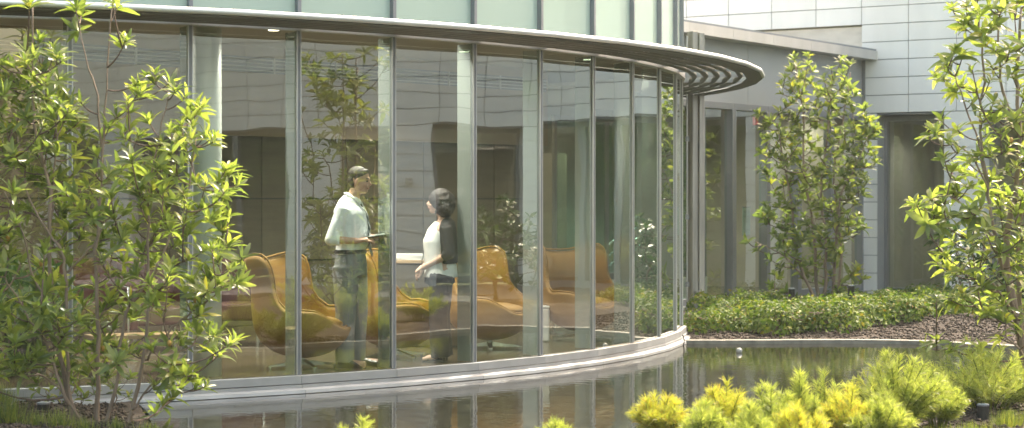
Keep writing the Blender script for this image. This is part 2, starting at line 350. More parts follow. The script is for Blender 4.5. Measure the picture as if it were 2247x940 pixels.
# roof, floor slab, ceiling
arc = [cp(ti(i), PR - .03) for i in range(I0, I1 + 1)]
rest = [(1.6, 28.7), (3.6, 31.9), (1.6, 35.6), (-5, 33), (-16, 22)]
mb = MB(); mb.poly(arc + rest, -.30, -.002); o = mb.build('floor', M['floor']); tag(o, kind='structure')
mb = MB(); mb.poly([cp(ti(i), PR - .10) for i in range(I0, I1 + 1)] + rest, 3.42, 3.5); pbuild(mb, 'ceiling', M['ceiling'])
mb = MB(); mb.poly([cp(ti(i), PR - .05) for i in range(I0, I1 + 1)] + [(-1, 31), (-8, 29), (-14, 25)], 6.16, 6.3); pbuild(mb, 'roof', M['grey_edge'])
mb = MB(); ringband(mb, [(-.20, ZH + .02), (-.10, ZH + .02), (-.10, 3.5), (-.20, 3.5)], I0, I1); pbuild(mb, 'bulkhead', M['ceiling'])
# interior back wall: direction (.63,.777)
wd = Vector((.63, .777, 0)).normalized(); wn = Vector((wd.y, -wd.x, 0)); W0 = Vector((-4.9, 22.5, 0)); wa = math.atan2(wd.y, wd.x)
def wp(t, off=0, z=0): p = W0 + wd * t + wn * off; return (p.x, p.y, z)
t0w, t1w = -6.0, 8.6
mb = MB(); p = wp((t0w + t1w) / 2, -.1, 2.87); mb.box(p, (t1w - t0w, .2, 1.1), wa); pbuild(mb, 'upper_wall', M['tan'])
mb = MB(); k = 0; t = t0w
while t < t1w - .1:
    for z in (0.0, .78, 1.56):
        h = .76; w = min(1.5, t1w - t) - .02
        mb.box(wp(t + w / 2, -.14, z + h / 2 + .005), (w, .1, h), wa)
    t += 1.5
pbuild(mb, 'wall_panels', M['wood_panel'])
mb = MB(); mb.box(wp((t0w + t1w) / 2, -.26, 1.15), (t1w - t0w, .1, 2.3), wa); pbuild(mb, 'wall_backing', M['gasket'])
mb = MB()
for k in range(4): mb.box(wp((t0w + t1w) / 2, .012, 3.12 + k * .045), (t1w - t0w - .1, .02, .014), wa)
t = t0w + .3
while t < t1w: mb.box(wp(t, .010, 3.19), (.03, .018, .19), wa); t += 1.1
mb.cur = 1; mb.box(wp((t0w + t1w) / 2, .002, 3.19), (t1w - t0w - .1, .004, .19), wa)
pbuild(mb, 'air_grille', [M['alu'], M['alu_dark']])
# pale pier panels on the wall seen between chairs
mb = MB(); mb.tube([(at(455, 17.66), 17.66, -.0), (at(455, 17.66), 17.66, 3.42)], .125, 28); pbuild(mb, 'column', M['column'], smooth=True)
# teal glass screen between lounge and wing
sc = tag(empty('glass_screen', (1.2, 29.9, 0)), 'teal tinted glass screen with thin frame behind the rightmost orange chair', 'partition')
s0, s1 = Vector((.62, 29.45, 0)), Vector((3.1, 31.6, 0)); sd = (s1 - s0).normalized(); sa = math.atan2(sd.y, sd.x)
for k in range(3):
    a = s0 + sd * (k * 1.05 + .03); b = s0 + sd * (k * 1.05 + 1.02); mb = MB(); mb.add([(a.x, a.y, .45), (b.x, b.y, .45), (b.x, b.y, 2.7), (a.x, a.y, 2.7)], [(0, 1, 2, 3)])
    o = mb.build('glass_panel', M['glass_teal'], sc); o.matrix_parent_inverse = Matrix.Translation((-1.2, -29.9, 0))
mb = MB()
for k in range(4): a = s0 + sd * k * 1.05; mb.box((a.x, a.y, 1.35), (.05, .06, 2.7), sa)
c = s0 + sd * 1.57; mb.box((c.x, c.y, 2.74), (3.2, .08, .08), sa); mb.box((c.x, c.y, .40), (3.2, .08, .10), sa)
o = mb.build('frame', M['grey_frame'], sc); o.matrix_parent_inverse = Matrix.Translation((-1.2, -29.9, 0))
mb = MB(); mb.box((c.x, c.y, .175), (3.2, .10, .345), sa); o = mb.build('low_panel', M['plinth'], sc); o.matrix_parent_inverse = Matrix.Translation((-1.2, -29.9, 0))
# ------------------------------------------------------------------ the glazed wing
wing = tag(empty('glazed_wing', (2.0, 28.5, 0)), 'low grey metal clad wing with tall windows between the round lounge and the white wall', 'building')
WI = Matrix.Translation((-2.0, -28.5, 0))
def wb(mb, name, mat, parent=wing, **k):
    o = mb.build(name, mat, parent, **k)
    if parent is wing: o.matrix_parent_inverse = WI
    return o
G0 = Vector((2.795, 29.7, 0)); gd = Vector((3.185, 4.8, 0)); gl_ = gd.length; gd.normalize(); gn = Vector((gd.y, -gd.x, 0)); ga = math.atan2(gd.y, gd.x)
def gp(t, off=0, z=0): p = G0 + gd * t + gn * off; return (p.x, p.y, z)
def gt(px): k = (px - CX) / F; return (k * G0.y - G0.x) / (gd.x - k * gd.y)
TL, TR = gt(1478) - .6, gl_
mb = MB(); jx = [TL - .8, gt(1560) - 1.9, gt(1640), gt(1640) + 2.2, TR + .03]
for a, b in zip(jx[:-1], jx[1:]): mb.box(gp((a + b) / 2, -.02, 3.465), (b - a - .012, .06, .925), ga)
wb(mb, 'cladding', M['grey'])
mb = MB(); mb.box(gp((TL + TR) / 2, -.08, 3.47), (TR - TL + 1.4, .06, .92), ga); wb(mb, 'cladding_backing', M['joint'])
mb = MB()
t = TL - .8
while t < TR + .25: w = min(1.35, TR + .28 - t); mb.box(gp(t + w / 2, .14, 4.0), (w - .006, .30, .15), ga); t += 1.35
wb(mb, 'roof_edge', M['grey_edge'])
mb = MB(); mb.box(gp((TL + TR) / 2 - .2, .10, 4.092), (TR - TL + 1.8, .34, .03), ga); wb(mb, 'roof_flashing', M['alu_dark'])
mb = MB(); x = [gp(TL - .8, 0), gp(TR, 0), gp(TR, -9), gp(TL - .8, -9)]; mb.poly([(q[0], q[1]) for q in x], 3.93, 4.02); wb(mb, 'roof', M['grey_edge'])
for k in range(11): mb = MB(); mb.box(gp(gt(1500) + .2 + k * .42, -.12, 4.135), (.26, .07, .05), ga); wb(mb, 'roof_clip', M['beige'])
edges = [gt(q) for q in (1465, 1534, 1603, 1678, 1747, 1819, 1887)]
for a, b in zip(edges[:-1], edges[1:]):
    f = MB(); e = .062 
    f.box(gp(a + e / 2 + .002, 0, 1.45), (e, .14, 2.9), ga); f.box(gp(b - e / 2 - .002, 0, 1.45), (e, .14, 2.9), ga)
    f.box(gp((a + b) / 2, -.005, 2.95), (b - a - .004, .13, .1), ga); f.box(gp((a + b) / 2, -.003, .05), (b - a - 2 * e - .008, .134, .10), ga)
    fo = wb(f, 'window', M['grey_frame'], bevel=.004)
    g = MB(); p, q = gp(a + e, -.03), gp(b - e, -.03); g.add([(p[0], p[1], .1), (q[0], q[1], .1), (q[0], q[1], 2.9), (p[0], p[1], 2.9)], [(0, 1, 2, 3)])
    o = g.build('pane', M['glass_wing'], fo)
mb = MB(); mb.box(gp((TL + TR) / 2, .02, -.03), (TR - TL, .22, .055), ga); wb(mb, 'window_ledge', M['alu_pale'])
mb = MB(); mb.box(gp((TL + TR) / 2, -.02, -.22), (TR - TL + .4, .2, .32), ga); wb(mb, 'plinth', M['plinth'])
mb = MB(); mb.box(gp(TR + .06, -.01, 1.5), (.10, .12, 3.0), ga); mb.box(gp(TR + .02, .02, 3.46), (.07, .1, .93), ga); wb(mb, 'corner_post', M['grey_frame'])
# wing interior
x = [gp(TL - .4, -.1), gp(TR, -.1), gp(TR, -6), gp(TL + 1.5, -6)]
mb = MB(); mb.poly([(q[0], q[1]) for q in x], -.05, .004); wb(mb, 'wing_floor', M['floor'])
mb = MB(); mb.poly([(q[0], q[1]) for q in x], 3.2, 3.25); wb(mb, 'wing_ceiling', M['ceiling'])
mb = MB(); mb.box(gp((TL + TR) / 2 + .4, -5.0, 1.6), (TR - TL + 1, .1, 3.2), ga); wb(mb, 'rear_wall', pbr('sage_wall', (.34, .37, .31), rough=.7))
mb = MB(); mb.box(gp(TR + .03, -2.6, 1.6), (.1, 5.0, 3.2), ga); wb(mb, 'end_wall', M['tan'])
mb = MB()
for k in range(7): mb.box(gp(3.05, -2.0, .2 + k * .46), (1.5, .05, .45), ga)
wb(mb, 'panelled_partition', M['wood_panel'])
mb = MB(); mb.box(gp(1.2, -3.4, 1.15), (.9, .05, 2.3), ga); wb(mb, 'wood_door', M['wood_panel'])
st = tag(empty('stair_railing', gp(.4, -1.6, 0)), 'dark metal stair handrail with sloping bars inside the window right of the steel post', 'railing')
mb = MB()
for k in range(5): mb.bar(gp(-.3, -1.6, .05 + k * .16), gp(1.1, -1.6, .75 + k * .16), .02)
mb.bar(gp(1.1, -1.6, 0), gp(1.1, -1.6, 1.4), .04); mb.bar(gp(-.3, -1.6, 0), gp(-.3, -1.6, .72), .04)
o = mb.build('rail', M['alu_dark'], st); o.matrix_parent_inverse = st.matrix_basis.inverted()
# steel post
po = tag(empty('steel_post', (at(1526, 28.5), 28.5, 0)), 'tall weathered steel post with flared foot in front of the grey wing', 'post')
mb = MB(); mb.box((-.045, 0, 1.96), (.09, .16, 3.92), .5); mb.box((.05, .03, 1.95), (.085, .17, 3.9), .5); mb.build('shaft', M['steel'], po, bevel=.006)
mb = MB(); mb.add([(-.02, -.1, .26), (.10, -.10, .26), (.27, -.10, -.03), (.22, -.10, -.04), (-.02, .06, .26), (.10, .06, .26), (.27, .06, -.03), (.22, .06, -.04)], [(0, 3, 2, 1), (4, 5, 6, 7), (0, 1, 5, 4), (1, 2, 6, 5), (2, 3, 7, 6), (3, 0, 4, 7)]); mb.build('foot_bracket', M['steel'], po)
mb = MB(); mb.tube([(-.125, -.08, -.05), (-.125, -.08, 3.85)], .011, 8); mb.build('cable', M['alu'], po)
for z in (.35, 1.3, 2.4): mb = MB(); mb.box((-.12, -.06, z), (.05, .06, .07)); mb.build('clamp', M['alu_dark'], po)
# exit sign and notice inside the wing
def text(name, body, size, loc, rot, mat, parent, ext=.002, align='CENTER'):
    cu = bpy.data.curves.new(name, 'FONT'); cu.body = body; cu.size = size; cu.extrude = ext; cu.align_x = align; cu.align_y = 'CENTER'
    t = bpy.data.objects.new(name, cu); C.objects.link(t); t.location = loc; t.rotation_euler = rot
    bpy.context.view_layer.update(); me = bpy.data.meshes.new_from_object(t.evaluated_get(bpy.context.evaluated_depsgraph_get()))
    bpy.data.objects.remove(t); me.materials.clear(); me.materials.append(mat); o = link(name, me, parent); o.location = loc; o.rotation_euler = rot; return o
def onpx(px, off):
    k = (px - CX) / F; a = G0 + gn * off; return (k * a.y - a.x) / (gd.x - k * gd.y)
tE = onpx(1661, -.35); ex = tag(empty('exit_sign', gp(tE, -.35, 0), ga), 'red lettered exit sign hanging inside the second window right of the steel post', 'sign')
ex.location = gp(tE, -.35, 2.78)
M['red'] = emit('exit_red', (.75, .06, .05), .22)
mb = MB(); mb.box((0, 0, 0), (.34, .03, .22)); mb.build('face', glassmat('sign_acrylic', (.8, .86, .8), r0=.05, wav=0, body=(.5, .5, .45, .2)), ex)
mb = MB(); mb.tube([(0, 0, .11), (0, 0, .42)], .008); mb.build('stem', M['alu'], ex)
text('lettering', 'EXIT', .17, (0, -.022, 0), (R(90), 0, 0), M['red'], ex)
tN = onpx(1621, -.25); nz0, nz1 = zt(517, 30.7), zt(456, 30.7)
no = tag(empty('notice', gp(tN, -.12, 0), ga), 'white printed notice sheet behind the window beside the steel post', 'notice'); no.location = gp(tN, -.12, (nz0 + nz1) / 2)
mb = MB(); mb.box((0, 0, 0), (.26, .006, nz1 - nz0)); mb.build('sheet', pbr('notice_sheet', (.42, .50, .43), rough=.5), no)
mb = MB(); mb.box((0, 0, (nz1 - nz0) / 2 + .006), (.28, .014, .012)); mb.box((0, 0, -(nz1 - nz0) / 2 - .006), (.28, .014, .012)); mb.build('rail', M['alu_dark'], no)
for zz, tx in ((.15, 'Health - 20A'), (.075, 'Health Center'), (-.005, 'Assessment'), (-.13, 'Education'), (-.165, '20G')):
    text('printed_line', tx, .034, (.0, -.006, zz), (R(90), 0, 0), M['ink'], no, ext=.0008)
# ------------------------------------------------------------------ the white panelled building (wall along the back, then turning along the garden)
wh = tag(empty('white_panelled_building', (5.98, 34.5, 0)), 'white panelled building with dark tall windows wrapping the garden behind the trees', 'building')
WHI = Matrix.Translation((-5.98, -34.5, 0))
def whb(mb, name, mat, parent=wh, **k):
    o = mb.build(name, mat, parent, **k)
    if parent is wh: o.matrix_parent_inverse = WHI
    return o
def facade(A, d, t0, t1, ztop, openings, zbase=-.2, low_from=0, fit=.85):
    """panel wall from A along d; below z=3.02 only piers outside OPENINGS [(a,b)] carry panels"""
    d = Vector(d).normalized(); n = Vector((d.y, -d.x, 0)); a = math.atan2(d.y, d.x); A = Vector(A)
    def q(t, off, z): p = A + d * t + n * off; return (p.x, p.y, z)
    hz = .303; g = .013; ups = MB(); back = MB()
    t = t0
    cols = []
    k0 = math.floor(t0 / fit); k1 = math.ceil(t1 / fit)
    for k in range(k0, k1): cols.append((max(t0, k * fit), min(t1, (k + 1) * fit)))
    z = 3.02; zi = 0
    while z < ztop - .05:
        for (c0, c1) in cols:
            if c1 <= low_from + .01 and z < 4.5: continue
            ups.box(q((c0 + c1) / 2, -.02, z + hz / 2), (c1 - c0 - g, .04, hz - g), a)
        z += hz
    back.box(q((max(t0, low_from) + t1) / 2, -.22, (3.03 + ztop) / 2), (t1 - max(t0, low_from), .36, ztop - 3.03), a)
    if t0 < low_from: back.box(q((t0 + low_from) / 2, -.22, (4.54 + ztop) / 2), (low_from - t0, .36, ztop - 4.54), a)
    whb(ups, 'cladding', M['white']); whb(back, 'wall_backing', M['joint'])
    piers = []; last = low_from
    for (a0, a1) in openings: 
        if a0 > last + .01: piers.append((last, a0))
        last = a1
    if last < t1: piers.append((last, t1))
    for (a0, a1) in piers:
        mb = MB(); z = 3.02 - hz; n_ = max(1, round((a1 - a0) / .85)); w = (a1 - a0) / n_
        while z > zbase - hz:
            for k in range(n_): mb.box(q(a0 + w * (k + .5), -.02, z + hz / 2), (w - (g if n_ > 1 else 0), .04, hz - g), a)
            z -= hz
        mb.cur = 1; mb.box(q((a0 + a1) / 2, -.25, 1.3), (a1 - a0 - .004, .40, 3.4), a)
        whb(mb, 'pier', [M['white'], M['plinth']])
    for (a0, a1) in openings:
        nb = max(1, round((a1 - a0) / 1.3)); w = (a1 - a0) / nb
        for k in range(nb):
            f = MB(); b0, b1 = a0 + k * w + .002, a0 + (k + 1) * w - .002; e = .06
            f.box(q(b0 + e / 2, -.36, 1.45), (e, .12, 3.1), a); f.box(q(b1 - e / 2, -.36, 1.45), (e, .12, 3.1), a)
            f.box(q((b0 + b1) / 2, -.36, 2.95), (b1 - b0 - 2 * e, .118, .12), a); f.box(q((b0 + b1) / 2, -.36, -.03), (b1 - b0 - 2 * e, .118, .14), a)
            fo = whb(f, 'window', M['grey_frame'])
            p0, p1 = q(b0 + e, -.37, 0), q(b1 - e, -.37, 0); gm = MB(); gm.add([(p0[0], p0[1], .04), (p1[0], p1[1], .04), (p1[0], p1[1], 2.89), (p0[0], p0[1], 2.89)], [(0, 1, 2, 3)])
            gm.build('pane', M['glass_wing'], fo)
    mb = MB(); mb.box(q((low_from + t1) / 2, -.2, 3.0), (t1 - low_from, .38, .02), a); whb(mb, 'soffit', M['grey_frame'])
    mb = MB(); mb.box(q((low_from + t1) / 2, -3.2, 1.5), (t1 - low_from, .1, 3.2), a); mb.box(q((low_from + t1) / 2, -1.8, -.06), (t1 - low_from, 2.9, .1), a); mb.box(q((low_from + t1) / 2, -1.8, 3.08), (t1 - low_from, 2.9, .1), a)
    mb.box(q(low_from + .03, -1.8, 1.5), (.06, 2.9, 3.2), a); mb.box(q(t1 - .03, -1.8, 1.5), (.06, 2.9, 3.2), a); mb.box(q((low_from + t1) / 2, -2.2, ztop - .3), (t1 - low_from, 4.6, .2), a)
    whb(mb, 'inner_room', M['room'])
    mb = MB(); mb.box(q((low_from + t1) / 2, -.2, zbase - .1), (t1 - low_from, .4, .3), a); whb(mb, 'base', M['concrete'])
    mb = MB(); mb.box(q((t0 + t1) / 2, -.2, ztop + .05), (t1 - t0, .5, .08), a); whb(mb, 'coping', M['grey_edge'])
    return q, a
AD = Vector((.834, -.552, 0)).normalized()
qA, aA = facade((5.98, 34.5, 0), AD, -3.6, 16.45, 5.75, [(.28, 1.484), (2.155, 4.7), (6.0, 8.6), (10.3, 12.9), (14.2, 16.0)])
mb = MB(); mb.box(qA(-1.8, -.12, 4.26), (3.6, .1, .5), aA); mb.box(qA(-1.8, .0, 4.10), (3.6, .1, .06), aA); whb(mb, 'parapet_strip', M['beige'])
mb = MB(); mb.box(qA(.15, -.05, 1.45), (.26, .06, 3.1), aA); mb.box(qA(.26, -.2, 1.45), (.05, .34, 3.1), aA); whb(mb, 'grey_return', M['grey'])
Bst = Vector(qA(16.45, 0, 0))
op = [(.95, 6.9), (7.75, 13.2), (14.0, 18.6), (19.45, 25.0), (26.0, 31.0), (32.0, 38.0), (39.0, 46.0)]
facade(Bst, (0, -1, 0), 0, 48, 7.4, op)
# alarm sounder on the pier
al = tag(empty('alarm_sounder', qA(1.66, .03, zt(385, 33.6))), 'small beige fire alarm sounder on the white pier beside the window', 'alarm'); al.rotation_euler = (0, 0, aA)
mb = MB(); mb.box((.02, .0, 0), (.15, .05, .13)); mb.build('backbox', M['beigeplastic'], al, bevel=.006)
mb = MB(); mb.ell((-.01, -.03, -.015), (.055, .03, .04)); mb.build('horn', M['beigeplastic'], al, smooth=True)
mb = MB(); mb.box((-.01, -.035, .028), (.10, .03, .026)); mb.build('lens', M['lens'], al)
text('lettering', 'FIRE', .026, (-.01, -.052, .028), (R(90), 0, 0), M['red'], al)
a2 = copy_tree(al); a2.location = (Bst.x - .03, Bst.y - 7.35, 1.92); a2.rotation_euler = (0, 0, R(-90)); a2['label'] = 'beige fire alarm sounder on the facing white pier, seen mirrored left of the woman'
# ------------------------------------------------------------------ ground and pond
POND = [(-2.85, 15.9), (-3.3, 17.4), (-2, 20), (0, 24), (1.2, 24.2), (1.98, 23.62), (3.1, 23.72), (3.9, 23.78), (4.5, 23.72), (5.0, 23.45), (5.6, 22.9), (6.3, 21.9), (6.75, 20.9), (6.8, 20.0), (6.3, 19.2), (5.4, 18.35), (4.4, 17.4), (3.45, 16.3), (2.67, 15.45), (1.35, 14.45), (.2, 13.6), (-1, 13.2), (-2, 13.6), (-2.5, 14.5), (-2.75, 15.3)]
def smooth_poly(p, n=2):
    for _ in range(n):
        q = []
        for i in range(len(p)):
            a, b = p[i], p[(i + 1) % len(p)]; q += [(a[0] * .75 + b[0] * .25, a[1] * .75 + b[1] * .25), (a[0] * .25 + b[0] * .75, a[1] * .25 + b[1] * .75)]
        p = q
    return p
PS = smooth_poly(POND, 2)
def pdist(X, Y):
    d = np.full(X.shape, 1e9); ins = np.zeros(X.shape, bool)
    for i in range(len(PS)):
        x1, y1 = PS[i]; x2, y2 = PS[(i + 1) % len(PS)]; dx, dy = x2 - x1, y2 - y1
        t = np.clip(((X - x1) * dx + (Y - y1) * dy) / (dx * dx + dy * dy), 0, 1)
        d = np.minimum(d, np.hypot(X - x1 - t * dx, Y - y1 - t * dy))
        if y1 != y2:
            c = (y1 > Y) != (y2 > Y); ins ^= c & (X < dx * (Y - y1) / (y2 - y1) + x1)
    return np.where(ins, -d, d)
def soil_h(X, Y):
    X = np.asarray(X, float); Y = np.asarray(Y, float); d = pdist(X, Y)
    back = np.exp(-((Y - 27.6) / 2.2) ** 2) * np.clip((X - 1.6) / 1.5, 0, 1) * .13
    nz = .02 * np.sin(X * 3.1 + Y * 1.3) + .015 * np.sin(X * 7.3 - Y * 5.1) + .008 * np.sin(X * 17 + Y * 13)
    h = -.13 + back * np.clip(d, 0, 1) + nz * np.clip(d * 2, 0, 1)
    h = np.where((Y > 29) & (X < 9), np.minimum(h, -.11), h)
    return np.where(d < .02, -.42, h)
gx = np.arange(-9, 14.01, .09); gy = np.arange(9.5, 35.5, .09); GX, GY = np.meshgrid(gx, gy); GZ = soil_h(GX, GY)
V = np.stack([GX, GY, GZ], -1).reshape(-1, 3); nx, ny = len(gx), len(gy)
ii = (np.arange(ny - 1)[:, None] * nx + np.arange(nx - 1)[None]).ravel(); Fc = np.stack([ii, ii + 1, ii + nx + 1, ii + nx], 1)
tag(link('garden_soil', rawmesh('garden_soil', V, Fc, M['soil'])), kind='structure')
S = 400; mb = MB(); mb.add([(-S, -S, -.45), (S, -S, -.45), (S, S, -.45), (-S, S, -.45)], [(0, 1, 2, 3)]); tag(mb.build('ground', pbr('lawn_ground', (.05, .075, .025), rough=.9, var=.3, vscale=.6)), kind='structure')
# lawn in front of the long facade, seen mirrored in the glass
mb = MB(); mb.box((16.6, 6, -.2), (5.6, 46, .12)); tag(mb.build('path', M['joint']), kind='structure')
me = bpy.data.meshes.new('pond_water'); n = len(PS); me.from_pydata([(x, y, -.155) for x, y in PS], [], [tuple(range(n))]); me.materials.append(M['water'])
tag(link('pond_water', me), kind='structure')
mb = MB(); kp = [(PS[i], PS[(i + 1) % n]) for i in range(n)]
ks = [p for p in PS]
def offs(i, w):
    a, b = Vector(PS[i - 1]), Vector(PS[(i + 1) % n]); t = (b - a).normalized(); return Vector((-t.y, t.x)) * w
vs = []; fs = []; idx = []
for i in range(n):
    p = Vector(PS[i]); inner = (p - Vector((PX, PY))).length < PR + .12
    idx.append(inner)
    for (w, z) in ((-.0, -.42), (0, -.112), (.05, -.109), (.055, -.117), (.06, -.109), (.13, -.109), (.13, -.42)):
        q = p + offs(i, w); vs.append((q.x, q.y, z))
for i in range(n):
    j = (i + 1) % n
    if (idx[i] and idx[j]) or (PS[i][0] < .2 and PS[i][1] < 20): continue
    for k in range(6): fs.append((i * 7 + k, j * 7 + k, j * 7 + k + 1, i * 7 + k + 1))
mb.add(vs, fs); tag(mb.build('pond_kerb', M['concrete']), 'pale concrete kerb curving round the pond', 'kerb')
mb = MB(); c = (at(1622, 22.35), 22.35, -.155 + .02); mb.ell(c, (.035, .035, .035), 20, 14); tag(mb.build('float_ball', pbr('float_plastic', (.35, .37, .36), rough=.12, spec=.8), smooth=True), 'small shiny pale ball floating on the pond near the back kerb', 'ball')
mb = MB(); p0 = Vector((at(1496, 23.5), 23.45, zt(748, 23.45)))
mb.tube([p0 + Vector((math.sin(a) * .02, -.03, math.cos(a) * .065)) for a in np.linspace(0, math.pi, 12)], .007, 8); tag(mb.build('cable_loop', M['black'], smooth=True), 'short black cable loop at the end of the metal sill above the water', 'cable')
# ------------------------------------------------------------------ plants
def tube_arrays(pts, rs, n=6):
    mb = MB(); mb.tube([tuple(p) for p in pts], rs, n); return mb
def curve_pts(a, b, sag, k=5):
    a, b = np.array(a), np.array(b); out = []
    for i in range(k + 1): u = i / k; p = a * (1 - u) + b * u; p = p + np.array(sag) * math.sin(math.pi * u) ; out.append(tuple(p))
    return out
def spline(pts, sub=4):
    p = [np.array(q, float) for q in pts]; out = []
    for i in range(len(p) - 1):
        p0 = p[max(i - 1, 0)]; p1 = p[i]; p2 = p[i + 1]; p3 = p[min(i + 2, len(p) - 1)]
        for k in range(sub):
            t = k / sub; out.append(.5 * ((2 * p1) + (-p0 + p2) * t + (2 * p0 - 5 * p1 + 4 * p2 - p3) * t * t + (-p0 + 3 * p1 - 3 * p2 + p3) * t ** 3))
    out.append(p[-1]); return out
def whorls(tips, outdirs, L, per=(8, 13), wr=.27, droop=.3, jit=.35, spread=(35, 88)):
    B = []; D = []; Nn = []; Ls = []
    for tip, od in zip(tips, outdirs):
        od = np.array(od) / (np.linalg.norm(od) + 1e-9); od = unit(od + np.array([0, 0, .55]))
        a = np.cross(od, [0, 0, 1]); a = a / (np.linalg.norm(a) + 1e-6) if np.linalg.norm(a) > .1 else np.array([1., 0, 0]); b = np.cross(od, a)
        n = random.randint(*per); ph = random.random() * 6.28; sc = random.uniform(.7, 1.1)
        for k in range(n):
            t = ph + k * 2.4; el = R(random.uniform(*spread)) * (.45 + .55 * k / n) + .1
            rad = a * math.cos(t) + b * math.sin(t); d = od * math.cos(el) + rad * math.sin(el)
            nr = od * math.sin(el) - rad * math.cos(el) + rng.normal(0, jit, 3)
            B.append(np.array(tip) - od * (.05 * k / n) * 1.0); D.append(d + rng.normal(0, .12, 3)); Nn.append(nr); Ls.append(L * sc * random.uniform(.65, 1.1) * (.7 + .3 * k / n))
    return B, D, Nn, Ls
def woody(name, root, trunks, tips, leafL, mat, label, cat, group=None, per=(8, 13), barkm=None, twig=.006, wr=.28, sub_prob=.8, droop=.3, spread=(35, 88), fruit=0):
    """trunks: world polylines [(x,y,z)] with radii (r0,r1); tips: world points"""
    o = tag(empty(name, root), label, cat, group); inv = Matrix.Translation(-Vector(root))
    tp = []; tb = MB()
    for pl, r0, r1 in trunks:
        s = spline(pl, 4); s = [q + rng.normal(0, .006, 3) for q in s]; k = len(s); rs = [r0 + (r1 - r0) * i / (k - 1) for i in range(k)]
        tb.tube(s, rs, 8)
        for i, q in enumerate(s): tp.append((q, rs[i]))
    TPs = np.array([q for q, _ in tp]); ends = []; dirs = []
    tb.cur = 1; br = []
    order = sorted(tips, key=lambda t: min(np.linalg.norm(TPs - np.array(t), axis=1)))
    for t in order:
        t = np.array(t, float); d = np.linalg.norm((TPs - t) * np.array([1, 1, .75]), axis=1) + np.where(TPs[:, 2] > t[2] - .04, .6, 0)
        j = int(np.argmin(d)); a = TPs[j]; v = t - a; L = np.linalg.norm(v)
        pts = curve_pts(a, t, (0, 0, -.10 * L), 5); tb.tube(pts, [max(twig * .8, twig * (1 + .9 * L) * (1 - .45 * i / 5)) for i in range(6)], 5)
        ends.append(t); dd = np.array(pts[-1]) - np.array(pts[-2]); dirs.append(dd)
        TPs = np.vstack([TPs, np.array(pts[2:5])])
        if random.random() < sub_prob and L > .2:
            u = random.choice([2, 3]); ends.append(np.array(pts[u]) + rng.normal(0, .05, 3)); dirs.append(dd + rng.normal(0, np.linalg.norm(dd), 3))
    m = tb.mesh('trunk', [barkm or M['bark'], M['bark_dark']], True); w = link('trunk', m, o); w.matrix_parent_inverse = inv
    B, D, Nn, Ls = whorls(ends, dirs, leafL, per, spread=spread)
    V, Fc = leaves(B, D, Nn, np.array(Ls), np.array(Ls) * wr, droop=rng.uniform(.05, droop * 1.7, len(Ls)), rows=4)
    lf = link('foliage', rawmesh('foliage', V, Fc, mat), o); lf.matrix_parent_inverse = inv
    for k in range(fruit):
        e = ends[random.randrange(len(ends))]; mb = MB(); mb.ell((e[0], e[1] - .03, e[2] + .01), (.016, .016, .024), 10, 8)
        f = mb.build('seed_pod', M['fruit'], o, smooth=True); f.matrix_parent_inverse = inv
    return o
def tips_in(poly, n, Y, dy, mind, extra=(), xcut=None):
    out = []; xs = [p[0] for p in poly]; ys = [p[1] for p in poly]; tries = 0; px = []
    while len(px) < n and tries < n * 200:
        tries += 1; x, y = random.uniform(min(xs), max(xs)), random.uniform(min(ys), max(ys))
        if not in_poly(x, y, poly): continue
        if any((x - a) ** 2 + (y - b) ** 2 < mind ** 2 for a, b in px[-4000:]): continue
        px.append((x, y))
    for x, y in px + list(extra):
        YY = Y + random.uniform(-dy, dy); out.append(tuple(P(x, y, YY)))
    return out
def pl(pts, Y, j=.12):
    r = []; k = random.uniform(-j, j)
    for q in pts:
        r.append(tuple(P(q[0], q[1], Y + k + (q[2] if len(q) > 2 else 0))))
    return r
# left magnolia
YL = 15.2
lt = [(pl([(166, 946), (143, 835), (119, 679), (108, 500), (112, 420), (80, 300), (72, 180), (72, 10)], YL), .020, .006),
      (pl([(170, 946), (152, 840), (146, 700), (146, 600), (130, 545), (100, 500), (60, 420), (38, 300)], YL), .016, .005),
      (pl([(146, 602), (185, 560), (215, 520), (250, 430)], YL), .010, .005),
      (pl([(214, 946), (216, 850), (214, 700), (212, 550), (222, 400), (232, 200), (245, 20)], YL + .1), .021, .005),
      (pl([(224, 390), (212, 210), (192, 140), (168, 30)], YL + .1), .010, .004),
      (pl([(226, 946), (252, 850), (276, 690), (310, 640), (354, 570), (372, 520), (410, 440), (430, 300)], YL - .1), .016, .005),
      (pl([(276, 946), (309, 820), (328, 686), (325, 560), (330, 420), (350, 300), (372, 200)], YL), .017, .005),
      (pl([(322, 790), (380, 720), (421, 686), (470, 650), (520, 600)], YL), .010, .005),
      (pl([(150, 890), (118, 800), (95, 740), (60, 690), (10, 610)], YL - .15), .013, .005),
      (pl([(190, 946), (130, 850), (70, 815), (0, 770)], YL - .1), .011, .005),
      (pl([(290, 900), (330, 850), (380, 780), (430, 760), (470, 745)], YL - .1), .009, .004),
      (pl([(119, 679), (70, 600), (45, 500), (10, 420)], YL), .010, .004),
      (pl([(108, 500), (118, 400), (122, 300), (100, 170)], YL + .1), .009, .004)]
LPOLY = [(-40, 130), (60, 95), (125, 105), (170, 190), (200, 250), (250, 260), (290, 190), (345, 165), (425, 200), (455, 250), (480, 320), (520, 380), (525, 410), (470, 440), (470, 500), (550, 570), (520, 620), (440, 640), (430, 690), (520, 740), (500, 790), (420, 720), (385, 760), (400, 800), (440, 850), (370, 870), (330, 800), (240, 790), (180, 820), (90, 830), (-40, 850)]
